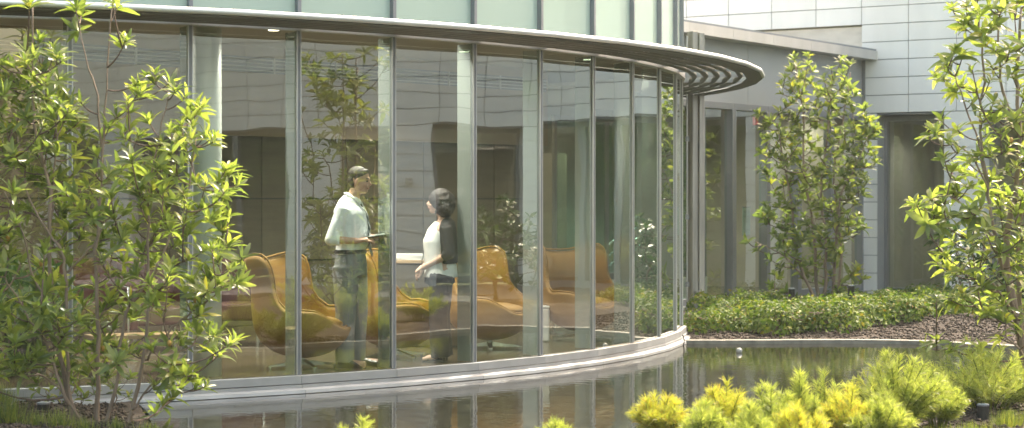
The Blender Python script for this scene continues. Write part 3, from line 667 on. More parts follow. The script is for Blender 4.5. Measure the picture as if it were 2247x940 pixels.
lx = [(65, 8), (168, 14), (178, 30), (246, 3), (258, 10), (277, 88), (86, 85), (125, 120), (150, 245), (60, 140), (40, 190), (340, 160), (300, 185), (385, 195), (430, 245), (468, 300), (505, 380), (480, 400), (500, 470), (470, 490), (530, 565), (505, 590), (480, 620), (465, 545), (470, 735), (505, 755), (485, 775), (420, 715), (440, 690), (455, 845), (380, 870), (255, 795), (250, 665), (280, 770), (60, 790), (30, 700), (340, 845)]
woody('magnolia_tree', tuple(P(215, 940, YL)), lt, tips_in(LPOLY, 255, YL, .55, 21, lx), .19, MAGB, 'multi stemmed magnolia with glossy yellow green leaves at the left edge before the lounge', 'tree', None, (9, 14), fruit=8, wr=.245, spread=(25, 85), sub_prob=.6)
# magnolia in the back bed
YM = 30.2
mt = [(pl([(1795, 672), (1772, 620), (1748, 560), (1738, 460), (1720, 360), (1705, 270)], YM), .028, .008),
      (pl([(1797, 672), (1790, 600), (1785, 500), (1765, 380), (1762, 250), (1745, 140)], YM), .030, .008),
      (pl([(1806, 672), (1812, 600), (1812, 520), (1800, 420), (1815, 300), (1825, 170)], YM + .15), .028, .008),
      (pl([(1828, 665), (1832, 560), (1838, 470), (1830, 380), (1850, 260), (1865, 160)], YM + .2), .026, .008),
      (pl([(1838, 665), (1846, 560), (1842, 440), (1870, 380), (1905, 300)], YM), .022, .007),
      (pl([(1772, 620), (1730, 570), (1690, 545), (1655, 530)], YM), .012, .005)]
MPOLY = [(1672, 262), (1700, 240), (1705, 190), (1738, 130), (1780, 130), (1800, 165), (1840, 135), (1868, 140), (1882, 220), (1920, 265), (1925, 330), (1898, 360), (1910, 400), (1880, 450), (1890, 500), (1860, 520), (1845, 600), (1760, 610), (1720, 560), (1690, 500), (1670, 480), (1690, 400), (1668, 370)]
mx_ = [(1742, 124), (1775, 120), (1866, 140), (1926, 280), (1922, 355), (1905, 395), (1898, 500), (1885, 490), (1640, 530), (1660, 548), (1690, 570), (1700, 600), (1880, 590), (1895, 610), (1665, 250), (1668, 370), (1670, 465), (1725, 640), (1850, 620), (1690, 625), (1870, 625)]
MT = woody('garden_magnolia', tuple(P(1810, 668, YM)), mt, tips_in(MPOLY, 205, YM, .65, 15, mx_), .195, MAGD, 'upright multi stemmed magnolia in the back bed before the grey wing windows', 'tree', 'upright magnolias in the courtyard beds', (7, 12), twig=.007, wr=.36, spread=(25, 88), sub_prob=.7)
# right magnolia
YR = 16.6
rt = [(pl([(2275, 882), (2247, 780), (2225, 680), (2210, 590), (2212, 500), (2228, 420), (2236, 300), (2232, 160), (2242, 20)], YR), .040, .010),
      (pl([(2262, 840), (2240, 690), (2236, 560), (2245, 420), (2268, 260)], YR + .2), .030, .010),
      (pl([(2225, 680), (2200, 590), (2178, 500), (2165, 400), (2150, 290), (2158, 150), (2148, 60), (2140, -20)], YR - .1), .018, .006),
      (pl([(2165, 400), (2145, 310), (2120, 240), (2095, 170)], YR - .1), .010, .005),
      (pl([(2180, 520), (2140, 480), (2100, 440), (2060, 430), (2030, 450)], YR - .2), .010, .004),
      (pl([(2232, 700), (2190, 640), (2150, 590), (2110, 590), (2070, 560)], YR - .3), .010, .004),
      (pl([(2255, 800), (2210, 740), (2160, 735), (2110, 760), (2060, 770)], YR - .3), .010, .004),
      (pl([(2170, 420), (2130, 340), (2080, 310), (2060, 300)], YR - .1), .009, .004),
      (pl([(2236, 300), (2200, 200), (2190, 90), (2200, -10)], YR), .014, .006)]
RPOLY = [(2110, -30), (2290, -30), (2290, 700), (2200, 740), (2170, 700), (2110, 640), (2060, 560), (2110, 500), (2020, 470), (2000, 440), (2070, 410), (2090, 370), (2030, 300), (2060, 280), (2100, 330), (2150, 320), (2130, 230), (2060, 150), (2090, 110), (2140, 120), (2120, 60)]
rx = [(2090, 18), (2120, 45), (2115, 60), (2075, 140), (2055, 165), (2095, 110), (2050, 290), (2065, 265), (2100, 285), (2025, 450), (2045, 440), (2010, 445), (2060, 480), (2090, 420), (2055, 575), (2075, 560), (2090, 600), (2055, 655), (2080, 655), (2110, 650), (2030, 755), (2055, 748), (2085, 765), (2150, 760), (2160, 690), (2190, 740)]
woody('courtyard_magnolia', tuple(P(2262, 882, YR)), rt, tips_in(RPOLY, 135, YR, .5, 23, rx), .185, MAGB, 'open branched magnolia with drooping backlit leaves at the right edge beside the pond', 'tree', None, (7, 11), wr=.32, droop=.5, fruit=2, sub_prob=.45)
# dark shrub behind it
YS = 29.0
dt_ = [(pl([(2130 + k * 14, 690), (2125 + k * 22, 610), (2090 + k * 34, 530)], YS, .3), .014, .006) for k in range(-1, 4)]
woody('evergreen_shrub', tuple(P(2135, 690, YS)), dt_, tips_in([(2025, 520), (2080, 490), (2160, 470), (2290, 500), (2290, 700), (2120, 680), (2080, 640), (2060, 560)], 75, YS, .7, 17), .17, DARKL, 'dark broad leaved shrub behind the right tree against the white pier', 'shrub', None, (7, 11), wr=.42, droop=.7)
# mirrored courtyard trees, real ones standing to the right of the view
for (x, y, rz, s, lab) in ((9.4, 10.6, .6, 1.08, 'upright magnolia far right of the pond, mirrored in the lounge glass beside the white column'),
                           (11.0, 10.4, 2.1, 1.1, 'upright magnolia right of the pond, mirrored in the glass above the leftmost egg chair'),
                           (13.3, 18.6, 3.6, 1.1, 'upright magnolia beyond the right magnolia, mirrored in the glass above the woman'),
                           (9.6, 25.2, 5.0, 1.0, 'upright magnolia near the back wall, mirrored in the glass above the rightmost chair'),
                           (7.4, 4.5, 1.3, 1.1, 'upright magnolia beside the viewer, mirrored in the glass left of the column')):
    o = copy_tree(MT); o.location = (x, y, -.12); o.rotation_euler = (0, 0, rz); o.scale = (s, s, s); o['label'] = lab
# feathery perennials
def feather(name, px, top, Y, width, label, n=34, gold=False, group='feathery perennials along the pond edge', zb=None, parent_rz=0, needle=.088):
    zb = -.14 if zb is None else zb; x0 = at(px, Y); H = zt(top, Y) - zb; wid = width / F * Y / 2
    o = tag(empty(name, (x0, Y, zb)), label, 'plant', group); B = []; D = []; Nn = []; Ls = []; tb = MB()
    for k in range(n):
        a = random.uniform(0, 6.283); rr = math.sqrt(random.random()); tx, ty = math.cos(a) * rr * wid, math.sin(a) * rr * wid * 1.0
        h = H * (1.0 - .42 * rr ** 1.6) * random.uniform(.60, 1.05) if k else H
        base = np.array([tx * .25, ty * .25, 0]); tip = np.array([tx if k else tx * .2, ty, h]); c1 = base + (tip - base) * .5 + np.array([-tx * .12, -ty * .12, h * .08])
        pts = spline([base, c1, tip], 5); tb.tube(pts, [.0035] * (len(pts) - 1) + [.002], 4)
        for i in range(len(pts) - 1):
            u0 = i / (len(pts) - 1)
            if u0 < .22: continue
            for q in range(18):
                f = random.random(); p = pts[i] * (1 - f) + pts[i + 1] * f; d = pts[i + 1] - pts[i]; d = d / np.linalg.norm(d)
                r = rng.normal(0, 1, 3); r -= d * r.dot(d); r /= np.linalg.norm(r); u = u0 + f / (len(pts) - 1)
                B.append(p); D.append(r * 1.0 + d * (.55 + .5 * u)); Nn.append(rng.normal(0, 1, 3)); Ls.append(needle * random.uniform(.65, 1.1) * (1.15 - .35 * u))
    V, Fc = leaves(B, D, Nn, np.array(Ls), .0038, droop=.25, fold=0, rows=2, shape=lambda u: .5 if u < .6 else .2)
    link('foliage', rawmesh('foliage', V, Fc, FEATHY if gold else FEATH), o); link('stem', tb.mesh('stem', GRASS), o); return o
feather('feathery_plant', 1447, 868, 14.0, 130, 'rounded yellow feathery plant alone at the left end of the plant row', 40, True)
feather('feathery_plant', 1590, 836, 13.9, 120, 'feathery plant with orange tips standing second in the row before the pond', 34, True)
feather('feathery_plant', 1690, 846, 13.7, 130, 'pale green feathery plant between the orange tipped one and the tall spire', 34)
feather('feathery_plant', 1752, 816, 14.0, 60, 'narrow feathery spire rising highest left of the large mound', 16)
feather('feathery_plant', 1812, 818, 14.1, 90, 'slender feathery plant just right of the narrow spire', 20)
feather('feathery_plant', 1862, 848, 13.8, 130, 'golden feathery plant low in front of the large mound', 36, True)
feather('feathery_plant', 1965, 772, 14.5, 230, 'tallest large feathery mound in the middle of the row', 90)
feather('feathery_plant', 2060, 830, 14.8, 130, 'small green feathery plant between the two large mounds', 34)
feather('feathery_plant', 2165, 750, 16.0, 320, 'large soft feathery mound under the right magnolia', 90)
feather('feathery_plant', 2240, 780, 16.9, 120, 'feathery plant at the right frame edge behind the large soft mound', 34)
feather('feathery_plant', 1540, 885, 13.5, 110, 'low feathery plant in front of the orange tipped one', 26)
feather('feathery_plant', 1650, 890, 13.4, 120, 'low feathery plant at the bottom edge below the pale green one', 30)
feather('feathery_plant', 1760, 890, 13.4, 130, 'low feathery plant at the bottom edge below the spire', 32, True)
feather('feathery_plant', 1930, 870, 13.6, 150, 'green feathery plant at the bottom edge before the large mound', 36)
for px, w, lab in ((790, 110, 'sparse feathery sprigs at the bottom edge below the man'), (1215, 90, 'sparse feathery sprigs at the bottom edge right of the woman')): feather('feathery_sprig', px, 922, 13.2, w, lab, 9, group='sparse sprigs at the bottom edge')
for (x, y, lab) in ((7.6, 15.6, 'feathery mound further right, mirrored in the glass at knee height'), (8.4, 18.4, 'feathery mound by the hidden pond corner, mirrored beside the woman'), (6.2, 13.6, 'feathery mound nearest the viewer on the right, mirrored in the left panes')):
    feather('feathery_plant', CX + x / y * F, HY + (EYE - (.62 if y < 16 else .38)) / y * F, y, (1.1 if y < 16 else .8) / y * F, lab, 60)
# broadleaf shrubs seen mirrored
for (x, y, lab) in ((13.5, 22.5, 'rounded evergreen shrub beneath the white facade, mirrored above the third chair'), (12.4, 21.3, 'rounded evergreen shrub beside the back corner, mirrored above the fourth chair'), (13.2, 14.5, 'rounded evergreen shrub before the long facade, mirrored beside the man'), (9.8, 8.2, 'rounded evergreen shrub nearest the viewer, mirrored left of the first egg chair')):
    tips = [(x + math.cos(a) * r * 1.2, y + math.sin(a) * r * 1.2, -.1 + 1.5 * math.sqrt(max(0, 1 - r * r)) * random.uniform(.6, 1) + .2) for a, r in [(random.uniform(0, 6.28), math.sqrt(random.random())) for _ in range(80)]]
    woody('courtyard_shrub', (x, y, -.13), [([(x + k * .12, y, -.13), (x + k * .3, y + .1 * k, .5), (x + k * .5, y, 1.0)], .02, .008) for k in (-1, 0, 1)], tips, .2, DARKL, lab, 'shrub', 'rounded courtyard shrubs', (7, 11), wr=.42, droop=.7)
# low shrubs and ground cover in the back bed
def clump(cx_, cy_, rad, h, n, base=None):
    th = rng.uniform(0, 2 * np.pi, n); ph = np.arccos(rng.uniform(.0, 1, n)); rr = rng.uniform(.55, 1.03, n) ** .6
    x = np.cos(th) * np.sin(ph) * rad * rr; y = np.sin(th) * np.sin(ph) * rad * rr; z = np.cos(ph) * h * rr
    lump = 1 + .22 * np.sin(th * 3 + cx_ * 5) * np.sin(ph * 4 + cy_); x *= lump; y *= lump
    p = np.stack([x + cx_, y + cy_, z], 1); p[:, 2] += soil_h(p[:, 0], p[:, 1]) + .04
    out = np.stack([x / rad, y / rad, z / h + .3], 1); nr = unit(out) + rng.normal(0, .5, (n, 3)); d = np.cross(nr, rng.normal(0, 1, (n, 3)))
    return p, d, nr
def clumps(lst, L, name, mat, parent=None, off=(0, 0, 0)):
    Ps = []; Ds = []; Ns = []
    for c in lst: p, d, nr = clump(*c); Ps.append(p); Ds.append(d); Ns.append(nr)
    Pa = np.concatenate(Ps) - np.array(off); n = len(Pa); Ls = L * rng.uniform(.6, 1.15, n)
    V, Fc = leaves(Pa, np.concatenate(Ds), np.concatenate(Ns), Ls, Ls * .62, droop=.15, rows=2, shape=lambda u: [.18, .5, .05][int(round(u * 2))])
    return link(name, rawmesh(name, V, Fc, mat), parent)
front = [(1572, 24.9, .42, .30, 'first spreading shrub beside the white plinth'), (1655, 25.6, .38, .34, 'bushy shrub second from the lounge in the back bed'), (1705, 24.9, .42, .36, 'wide spreading shrub nearly touching the pond kerb left of the tree'), (1760, 25.3, .46, .38, 'dense shrub overhanging the mulch below the upright magnolia'), (1825, 25.0, .42, .36, 'dense shrub right of the one below the upright magnolia'), (1880, 25.9, .40, .32, 'rounded shrub above the bare mulch right of centre'), (1975, 26.4, .36, .30, 'small shrub with reddish leaves on the bare mulch'), (2040, 27.2, .42, .30, 'low shrub beneath the dark evergreen')]
for px, Y, rad, h, lab in front:
    x = at(px, Y); z = float(soil_h(x, Y)); o = tag(empty('low_shrub', (x, Y, z)), lab, 'shrub', 'low shrubs in the back bed')
    clumps([(x, Y, rad, h, 620), (x + .25, Y + .15, rad * .7, h * .8, 260), (x - .28, Y + .05, rad * .6, h * .7, 220)], .062, 'foliage', COVER, o, (x, Y, z))
    tb = MB()
    for k in range(14): a = random.uniform(0, 6.28); tb.tube([(0, 0, 0), (math.cos(a) * rad * .5, math.sin(a) * rad * .5, h * .6), (math.cos(a) * rad * .95, math.sin(a) * rad * .95, h * random.uniform(.4, .9))], .004, 4)
    link('stem', tb.mesh('stem', M['bark_dark']), o)
lst = []
for _ in range(2600):
    x, y = random.uniform(2.6, 9.5), random.uniform(25.6, 33.6)
    g = (Vector((x, y, 0)) - G0).dot(gn)
    if g < .35 or y < 25.9 + .35 * math.sin(x * 2.1) + .22 * max(0, x - 4): continue
    if (Vector((x, y, 0)) - Vector((5.98, 34.5, 0))).dot(Vector((AD.y, -AD.x, 0))) < .4: continue
    if any((x - a[0]) ** 2 + (y - a[1]) ** 2 < .13 for a in lst): continue
    lst.append((x, y, random.uniform(.2, .46), random.uniform(.08, .30), 280))
    if len(lst) > 92: break
tag(clumps(lst, .06, 'ground_cover', COVER), 'dense low green ground cover filling the back bed', 'ground cover', kind='stuff')
# grass tufts
def tuft(px, py, Y, n, h, spread, label, group='grass tufts in the left bed', mat=GRASS):
    x = at(px, Y); z = float(soil_h(x, Y)); o = tag(empty('grass_tuft', (x, Y, z)), label, 'grass tuft', group)
    a = rng.uniform(0, 6.283, n); r = rng.uniform(0, spread, n); B = np.stack([np.cos(a) * r * .5, np.sin(a) * r * .5, np.zeros(n)], 1)
    D = np.stack([np.cos(a) * (.15 + .5 * r / spread), np.sin(a) * (.15 + .5 * r / spread), np.ones(n)], 1) + rng.normal(0, .15, (n, 3)); D[:, 2] = np.abs(D[:, 2])
    Nn = np.stack([-np.cos(a), -np.sin(a), np.full(n, .4)], 1) * -1
    V, Fc = leaves(B, D, Nn, h * rng.uniform(.5, 1.1, n), .006, droop=rng.uniform(.1, .6, n), fold=.2, rows=4, shape=lambda u: .5 * (1 - u * .9))
    link('grass', rawmesh('grass', V, Fc, mat), o)
for a in ((20, 930, 15.0, 260, .22, .3, 'thick green grass tuft in the bottom left corner'), (75, 930, 14.7, 130, .12, .3, 'grass tuft right of the corner tuft'), (130, 925, 14.6, 150, .13, .3, 'yellowish grass tuft left of the magnolia stems'), (185, 930, 14.6, 150, .11, .25, 'short yellow grass tuft at the foot of the magnolia stems'), (255, 930, 14.8, 110, .10, .22, 'green grass tuft between the magnolia stems'), (320, 935, 14.6, 80, .07, .22, 'thin grass tuft right of the magnolia stems'), (395, 940, 14.4, 60, .06, .2, 'sparse grass tuft at the pond corner'), (0, 900, 16.2, 200, .18, .25, 'grass tuft against the metal sill at the far left')): tuft(*a)
for a in ((2215, 915, 14.9, 420, .12, .28, 'soft green tuft in the bottom right corner'), (2130, 945, 14.3, 260, .08, .5, 'low green tuft before the black spotlight'), (2030, 940, 14.3, 200, .07, .4, 'low green tuft between feathery mounds and spotlight')): tuft(*a, group='low tufts in the right bed', mat=GRASS)
for px, Y, lab in ((250, 16.25, 'small broad leaved plant at the sill behind the magnolia stems'), (175, 16.15, 'small broad leaved plant left of the stems by the sill'), (100, 16.1, 'small broad leaved plant near the left end of the sill')):
    x = at(px, Y); tips = [(x + random.uniform(-.14, .14), Y + random.uniform(-.1, .1), -.05 + random.uniform(0, .2)) for _ in range(7)]
    woody('leafy_plant', (x, Y, -.13), [([(x, Y, -.13), (x + .02, Y, -.06), (x, Y, .02)], .006, .004)], tips, .11, MAGD, lab, 'plant', 'small leafy plants at the sill', (5, 8), wr=.4, twig=.003)
# bark chips, pebbles
def chips(name, X, Y, s, mat, label, cat, flat=.35):
    n = len(X); Z = soil_h(X, Y) + s * .2; V0 = np.array([(a, b, c) for a in (-.5, .5) for b in (-.5, .5) for c in (-.5, .5)]); f0 = np.array([(0, 1, 3, 2), (4, 6, 7, 5), (0, 4, 5, 1), (2, 3, 7, 6), (0, 2, 6, 4), (1, 5, 7, 3)])
    a = rng.uniform(0, 6.28, n); b = rng.normal(0, .4, n); sc = s * rng.uniform(.5, 1.4, (n, 3)) * np.array([1, .45, flat])
    L = V0[None] * sc[:, None, :]; x = L[..., 0] * np.cos(b)[:, None] - L[..., 2] * np.sin(b)[:, None]; z = L[..., 0] * np.sin(b)[:, None] + L[..., 2] * np.cos(b)[:, None]
    V = np.stack([x * np.cos(a)[:, None] - L[..., 1] * np.sin(a)[:, None] + X[:, None], x * np.sin(a)[:, None] + L[..., 1] * np.cos(a)[:, None] + Y[:, None], z + Z[:, None]], -1).reshape(-1, 3)
    Fc = (f0[None] + (np.arange(n) * 8)[:, None, None]).reshape(-1, 4); return tag(link(name, rawmesh(name, V, Fc, mat, False)), label, cat, kind='stuff')
X = np.concatenate([rng.uniform(1.9, 6.5, 5000), rng.uniform(2.0, 5.0, 5000), rng.uniform(-5, -2.3, 3500)]); Y = np.concatenate([rng.uniform(23.8, 26.8, 5000), rng.uniform(13.6, 18, 5000), rng.uniform(14, 16.6, 3500)])
k = pdist(X, Y) > .14; chips('bark_chips', X[k], Y[k], .035, M['chip'], 'loose brown bark chips scattered over the beds', 'bark mulch')
for k in range(26):
    x = 2.02 + (k % 9) * .085 + random.uniform(-.02, .02); y = 27.2 + (k // 9) * .07 + (k % 9) * .1; r = random.uniform(.03, .05)
    mb = MB(); mb.ell((0, 0, 0), (r, r * .8, r * .6), 10, 7); o = tag(mb.build('pebble', M['pebble'], smooth=True), 'smooth dark pebble in the strip beneath the white plinth', 'pebble', 'dark pebbles under the white plinth'); o.location = (x, y, float(soil_h(x, y)) + r * .4)
# bed spotlights
def spot(px, Y, h, r, label):
    x = at(px, Y); z = float(soil_h(x, Y)); o = tag(empty('bed_spotlight', (x, Y, z)), label, 'garden light', 'black bed spotlights')
    mb = MB(); mb.tube([(0, 0, -.02), (0, 0, h), (0, 0, h)], r, 20); mb.build('housing', M['black'], o, smooth=False, bevel=.004)
    mb = MB(); mb.tube([(0, 0, h), (0, 0, h + .012)], r * 1.08, 20); mb.build('rim', M['alu_dark'], o)
    mb = MB(); mb.tube([(0, 0, h + .012), (0, 0, h + .016)], r * .9, 20); mb.build('lens', M['lens'], o)
spot(2157, 15.5, .10, .045, 'black cylindrical spotlight in the mulch under the right feathery mound')
spot(1737, 27.0, .34, .045, 'small black spotlight left of the upright magnolia trunks')
spot(1868, 27.4, .36, .045, 'small black spotlight right of the upright magnolia trunks')
spot(95, 15.9, .07, .05, 'black spotlight low behind the left magnolia stems')
# trees far behind and beside the viewer, seen only mirrored
Bw = []; Nw = []
for k in range(70):
    a = R(150 + 125 * k / 69) + random.uniform(-.02, .02); r = random.uniform(30, 44); cx_, cy_ = r * math.cos(a) + 2, r * math.sin(a) + 8; hh = random.uniform(5, 9)
    u = unit(rng.normal(0, 1, (420, 3))); Bw.append(u * np.array([2.6, 2.6, hh / 2]) * rng.uniform(.6, 1.05, (420, 1)) + np.array([cx_, cy_, hh / 2])); Nw.append(u + rng.normal(0, .5, (420, 3)))
Bw = np.concatenate(Bw); Nw = np.concatenate(Nw); Vw, Fw = leaves(Bw, np.cross(Nw, rng.normal(0, 1, Bw.shape)), Nw, .75, .5, rows=2)
tag(link('far_woods', rawmesh('far_woods', Vw, Fw, DARKL)), 'dense dark woods beyond the lawn, mirrored in the wing windows', 'woods', kind='stuff')
# ------------------------------------------------------------------ furniture
def egg_chair():
    root = empty('egg_chair')
    A = [0, 20, 40, 54, 64, 71, 77, 83, 90, 100, 115, 132, 148, 166, 180]; Hh = [.985, .99, 1.02, 1.05, 1.045, 1.0, .90, .76, .62, .55, .555, .54, .47, .40, .385]
    Zs = [.14, .15, .18, .24, .31, .40, .50, .60, .72, .85, 1.0, 1.07]; Rs = [.03, .12, .22, .315, .375, .405, .41, .40, .37, .375, .40, .39]
    nt_, nz = 96, 26; V = []; Fc = []
    for i in range(nt_):
        th = -180 + 360 * i / nt_; a = abs(th); h = float(np.interp(a, A, Hh)); s = math.sin(R(th)); c = -math.cos(R(th))
        for j in range(nz):
            t = (j / (nz - 1)) ** 1.35; z = .14 + (h - .14) * t; r = float(np.interp(z, Zs, Rs)); lean = -.17 * max(0, z - .42) ** 1.25
            flare = .05 * max(0, 1 - abs(a - 108) / 32) * t ** 6
            fr = 1 + .03 * min(1, max(0, (a - 100) / 40)); k = 1 + .08 * abs(math.sin(2 * R(th))) * min(1, max(0, (z - .5) * 3))
            wing_in = .24 * max(0, 1 - abs(a - 74) / 30) * max(0, z - .70) - .03 * max(0, 1 - abs(a - 80) / 25) * max(0, 1 - abs(z - .68) / .12)
            V.append((c * r * k * fr + lean + wing_in, s * (r + flare) * k * 1.0, z))
    for i in range(nt_):
        for j in range(nz - 1): a = i * nz + j; b = ((i + 1) % nt_) * nz + j; Fc.append((a, b, b + 1, a + 1))
    me = bpy.data.meshes.new('shell'); me.from_pydata(V + [(0, 0, .14)], [], Fc + [(len(V), ((i + 1) % nt_) * nz, i * nz) for i in range(nt_)]); me.materials.append(M['orange']); me.materials.append(M['orange_in'])
    me.polygons.foreach_set('use_smooth', [True] * len(me.polygons)); o = link('shell', me, root)
    m = o.modifiers.new('s', 'SOLIDIFY'); m.thickness = .045; m.offset = -1; m.material_offset = 1; m.material_offset_rim = 0
    m = o.modifiers.new('sm', 'CORRECTIVE_SMOOTH'); m.iterations = 3; m.use_only_smooth = True
    mb = MB(); mb.ell((.06, 0, .41), (.33, .30, .075), 32, 14); mb.build('seat_cushion', M['orange_in'], root, smooth=True)
    rim = [Vector(V[i * nz + nz - 1]) for i in range(nt_)]; mb = MB(); mb.tube(rim + [rim[0]], .009, 6, cap=False); mb.build('piping', M['orange'], o, smooth=True)
    mb = MB(); mb.tube([(0, 0, .05), (0, 0, .16)], .022, 16); mb.build('stem', M['chrome'], root, smooth=True)
    mb = MB()
    for k in range(4):
        a = R(45 + 90 * k); c, s = math.cos(a), math.sin(a); px, py = -s, c
        vs = []
        for (r, w, z0, z1) in ((.0, .03, .035, .085), (.33, .02, .022, .034)):
            for sg in (-1, 1): vs += [(c * r + px * w * sg, s * r + py * w * sg, z0), (c * r + px * w * sg, s * r + py * w * sg, z1)]
        mb.add(vs, [(0, 1, 3, 2), (4, 6, 7, 5), (0, 4, 5, 1), (2, 3, 7, 6), (1, 5, 7, 3), (0, 2, 6, 4)]); mb.tube([(c * .31, s * .31, .0), (c * .31, s * .31, .023)], .012, 8)
    mb.build('star_base', M['chrome'], root); return root
ch0 = egg_chair(); G = 'orange egg shaped lounge chairs'
for k, (px, Y, rz, lab) in enumerate(((664, 18.4, -19, 'orange egg chair left of the standing man, seat pointing to the right'), (868, 19.6, -8, 'orange egg chair between the man and the woman, its outer shell facing the viewer'), (1074, 20.75, -42, 'orange egg chair right behind the woman with a tall open back'), (1278, 22.1, -58, 'rightmost orange egg chair turned with both wings showing'))):
    o = ch0 if k == 0 else copy_tree(ch0); o.location = (at(px, Y), Y, 0); o.rotation_euler = (0, 0, R(rz)); tag(o, lab, 'chair', G)
cr = tag(empty('credenza', (at(925, 21.3), 21.3, 0)), 'waist high brown wooden counter between the man and the woman', 'counter')
mb = MB(); mb.box((0, 0, .44), (.95, .42, .86)); mb.build('body', M['wood_panel'], cr, bevel=.006)
mb = MB(); mb.box((0, 0, .89), (1.0, .46, .035)); mb.build('top', M['ply'], cr, bevel=.005)
mb = MB(); mb.box((0, -.213, .45), (.90, .006, .012)); mb.build('drawer_gap', M['gasket'], cr)
mg = tag(empty('magazine_pile', (at(900, 21.2), 21.2, .9075)), 'small pile of white magazines on the wooden counter', 'magazines')
for k in range(5): mb = MB(); mb.box((random.uniform(-.01, .01), 0, .008 + k * .0125), (.30, .22, .012), random.uniform(-.1, .1)); mb.build('magazine', M['paper'], mg)
wt = tag(empty('side_table', (at(1216, 23.2), 23.2, 0)), 'low white side table with a central stem behind the rightmost chairs', 'table')
mb = MB(); mb.box((0, 0, .245), (.46, .40, .03)); mb.build('top', M['paper'], wt, bevel=.008); mb = MB(); mb.tube([(0, 0, .02), (0, 0, .23)], .02, 12); mb.build('stem', M['chrome'], wt); mb = MB(); mb.tube([(0, 0, 0), (0, 0, .02)], .13, 24); mb.build('foot', M['chrome'], wt)
wx = tag(empty('white_box_seat', (at(1185, 22.0), 22.0, 0)), 'small white cube seat beside the low white side table', 'seat'); mb = MB(); mb.box((0, 0, .18), (.2, .34, .36)); mb.build('body', M['paper'], wx, bevel=.02, seg=3)
mb = MB(); mb.box((0, 0, .375), (.205, .345, .03)); mb.build('cushion', M['paper'], wx, bevel=.01, seg=2)
def club(px, Y, rz, lab, w=.8):
    o = tag(empty('club_chair', (at(px, Y), Y, 0), R(rz)), lab, 'armchair', 'dark red club chairs')
    mb = MB(); mb.box((0, 0, .36), (.62, w - .2, .18)); mb.build('seat', M['oxblood'], o, bevel=.03, seg=3)
    mb = MB(); mb.box((-.30, 0, .62), (.14, w - .18, .56)); mb.build('backrest', M['oxblood'], o, bevel=.03, seg=3)
    for s_ in (-1, 1):
        mb = MB(); mb.box((0, s_ * (w / 2 - .06), .44), (.68, .10, .42)); mb.build('arm', M['oxblood'], o, bevel=.02, seg=2)
        for q in (-1, 1): mb = MB(); mb.bar((q * .30, s_ * (w / 2 - .08), 0), (q * .30, s_ * (w / 2 - .08), .27), .025); mb.build('leg', M['chrome'], o)
    mb = MB(); mb.tube([(.34, -w / 2, .02), (.34, -w / 2, .66), (-.36, -w / 2, .70)], .011, 8); mb.tube([(.34, w / 2, .02), (.34, w / 2, .66), (-.36, w / 2, .70)], .011, 8); mb.build('chrome_frame', M['chrome'], o, smooth=True)
club(340, 20.6, -60, 'dark red club chair seen through the left magnolia'); club(520, 21.4, -100, 'dark red club chair with chrome frame left of the first egg chair'); club(250, 22.0, -60, 'dark red club chair furthest left behind the magnolia', 1.5)
bt = tag(empty('low_table', (at(330, 17.95), 17.95, 0), R(28)), 'long low wooden table with black legs behind the left magnolia', 'table')
mb = MB(); mb.box((0, 0, .33), (1.1, .35, .035)); mb.build('top', M['ply'], bt, bevel=.004)
for a in (-.45, .45):
    for b in (-.13, .13): mb = MB(); mb.bar((a, b, 0), (a * .94, b, .315), .03); mb.build('leg', M['black'], bt)
pp = tag(empty('potted_plant', (at(60, 17.9), 17.9, 0)), 'dark leafy pot plant behind the glass at the far left', 'plant')
mb = MB(); mb.tube([(0, 0, 0), (0, 0, .35)], [.16, .2], 24); mb.build('pot', M['gasket'], pp)
n = 500; a = rng.uniform(0, 6.28, n); e = rng.uniform(.1, 1.3, n); D = np.stack([np.cos(a) * np.cos(e), np.sin(a) * np.cos(e), np.sin(e)], 1); B = D * rng.uniform(.05, .55, (n, 1)) + np.array([0, 0, .4])
V, Fc = leaves(B, D + rng.normal(0, .3, (n, 3)), rng.normal(0, 1, (n, 3)), .16, .05, droop=.5); link('foliage', rawmesh('foliage', V, Fc, DARKL), pp)
# ------------------------------------------------------------------ people
def solid(name, shapes, mat, parent, vox=.01, smooth=4, dec=None):
    """fuse tapered tubes / ellipsoids into one continuous skin"""
    mb = MB()
    for s in shapes:
        if s[0] == 't': mb.tube(s[1], s[2], 16)
        elif s[0] == 'e': mb.ell(s[1], s[2], 20, 14, s[3] if len(s) > 3 else None)
        elif s[0] == 'b': mb.box(s[1], s[2], ax=s[3] if len(s) > 3 else None)
    me = mb.mesh(name, mat); o = link(name, me)
    m = o.modifiers.new('r', 'REMESH'); m.mode = 'VOXEL'; m.voxel_size = vox; m.use_smooth_shade = True
    m = o.modifiers.new('s', 'SMOOTH'); m.iterations = smooth; m.factor = .5
    bpy.context.view_layer.update(); m2 = bpy.data.meshes.new_from_object(o.evaluated_get(bpy.context.evaluated_depsgraph_get()))
    bpy.data.objects.remove(o); m2.materials.clear(); m2.materials.append(mat); m2.polygons.foreach_set('use_smooth', [True] * len(m2.polygons)); return link(name, m2, parent)
def rot(axis, deg): return Matrix.Rotation(R(deg), 3, axis)
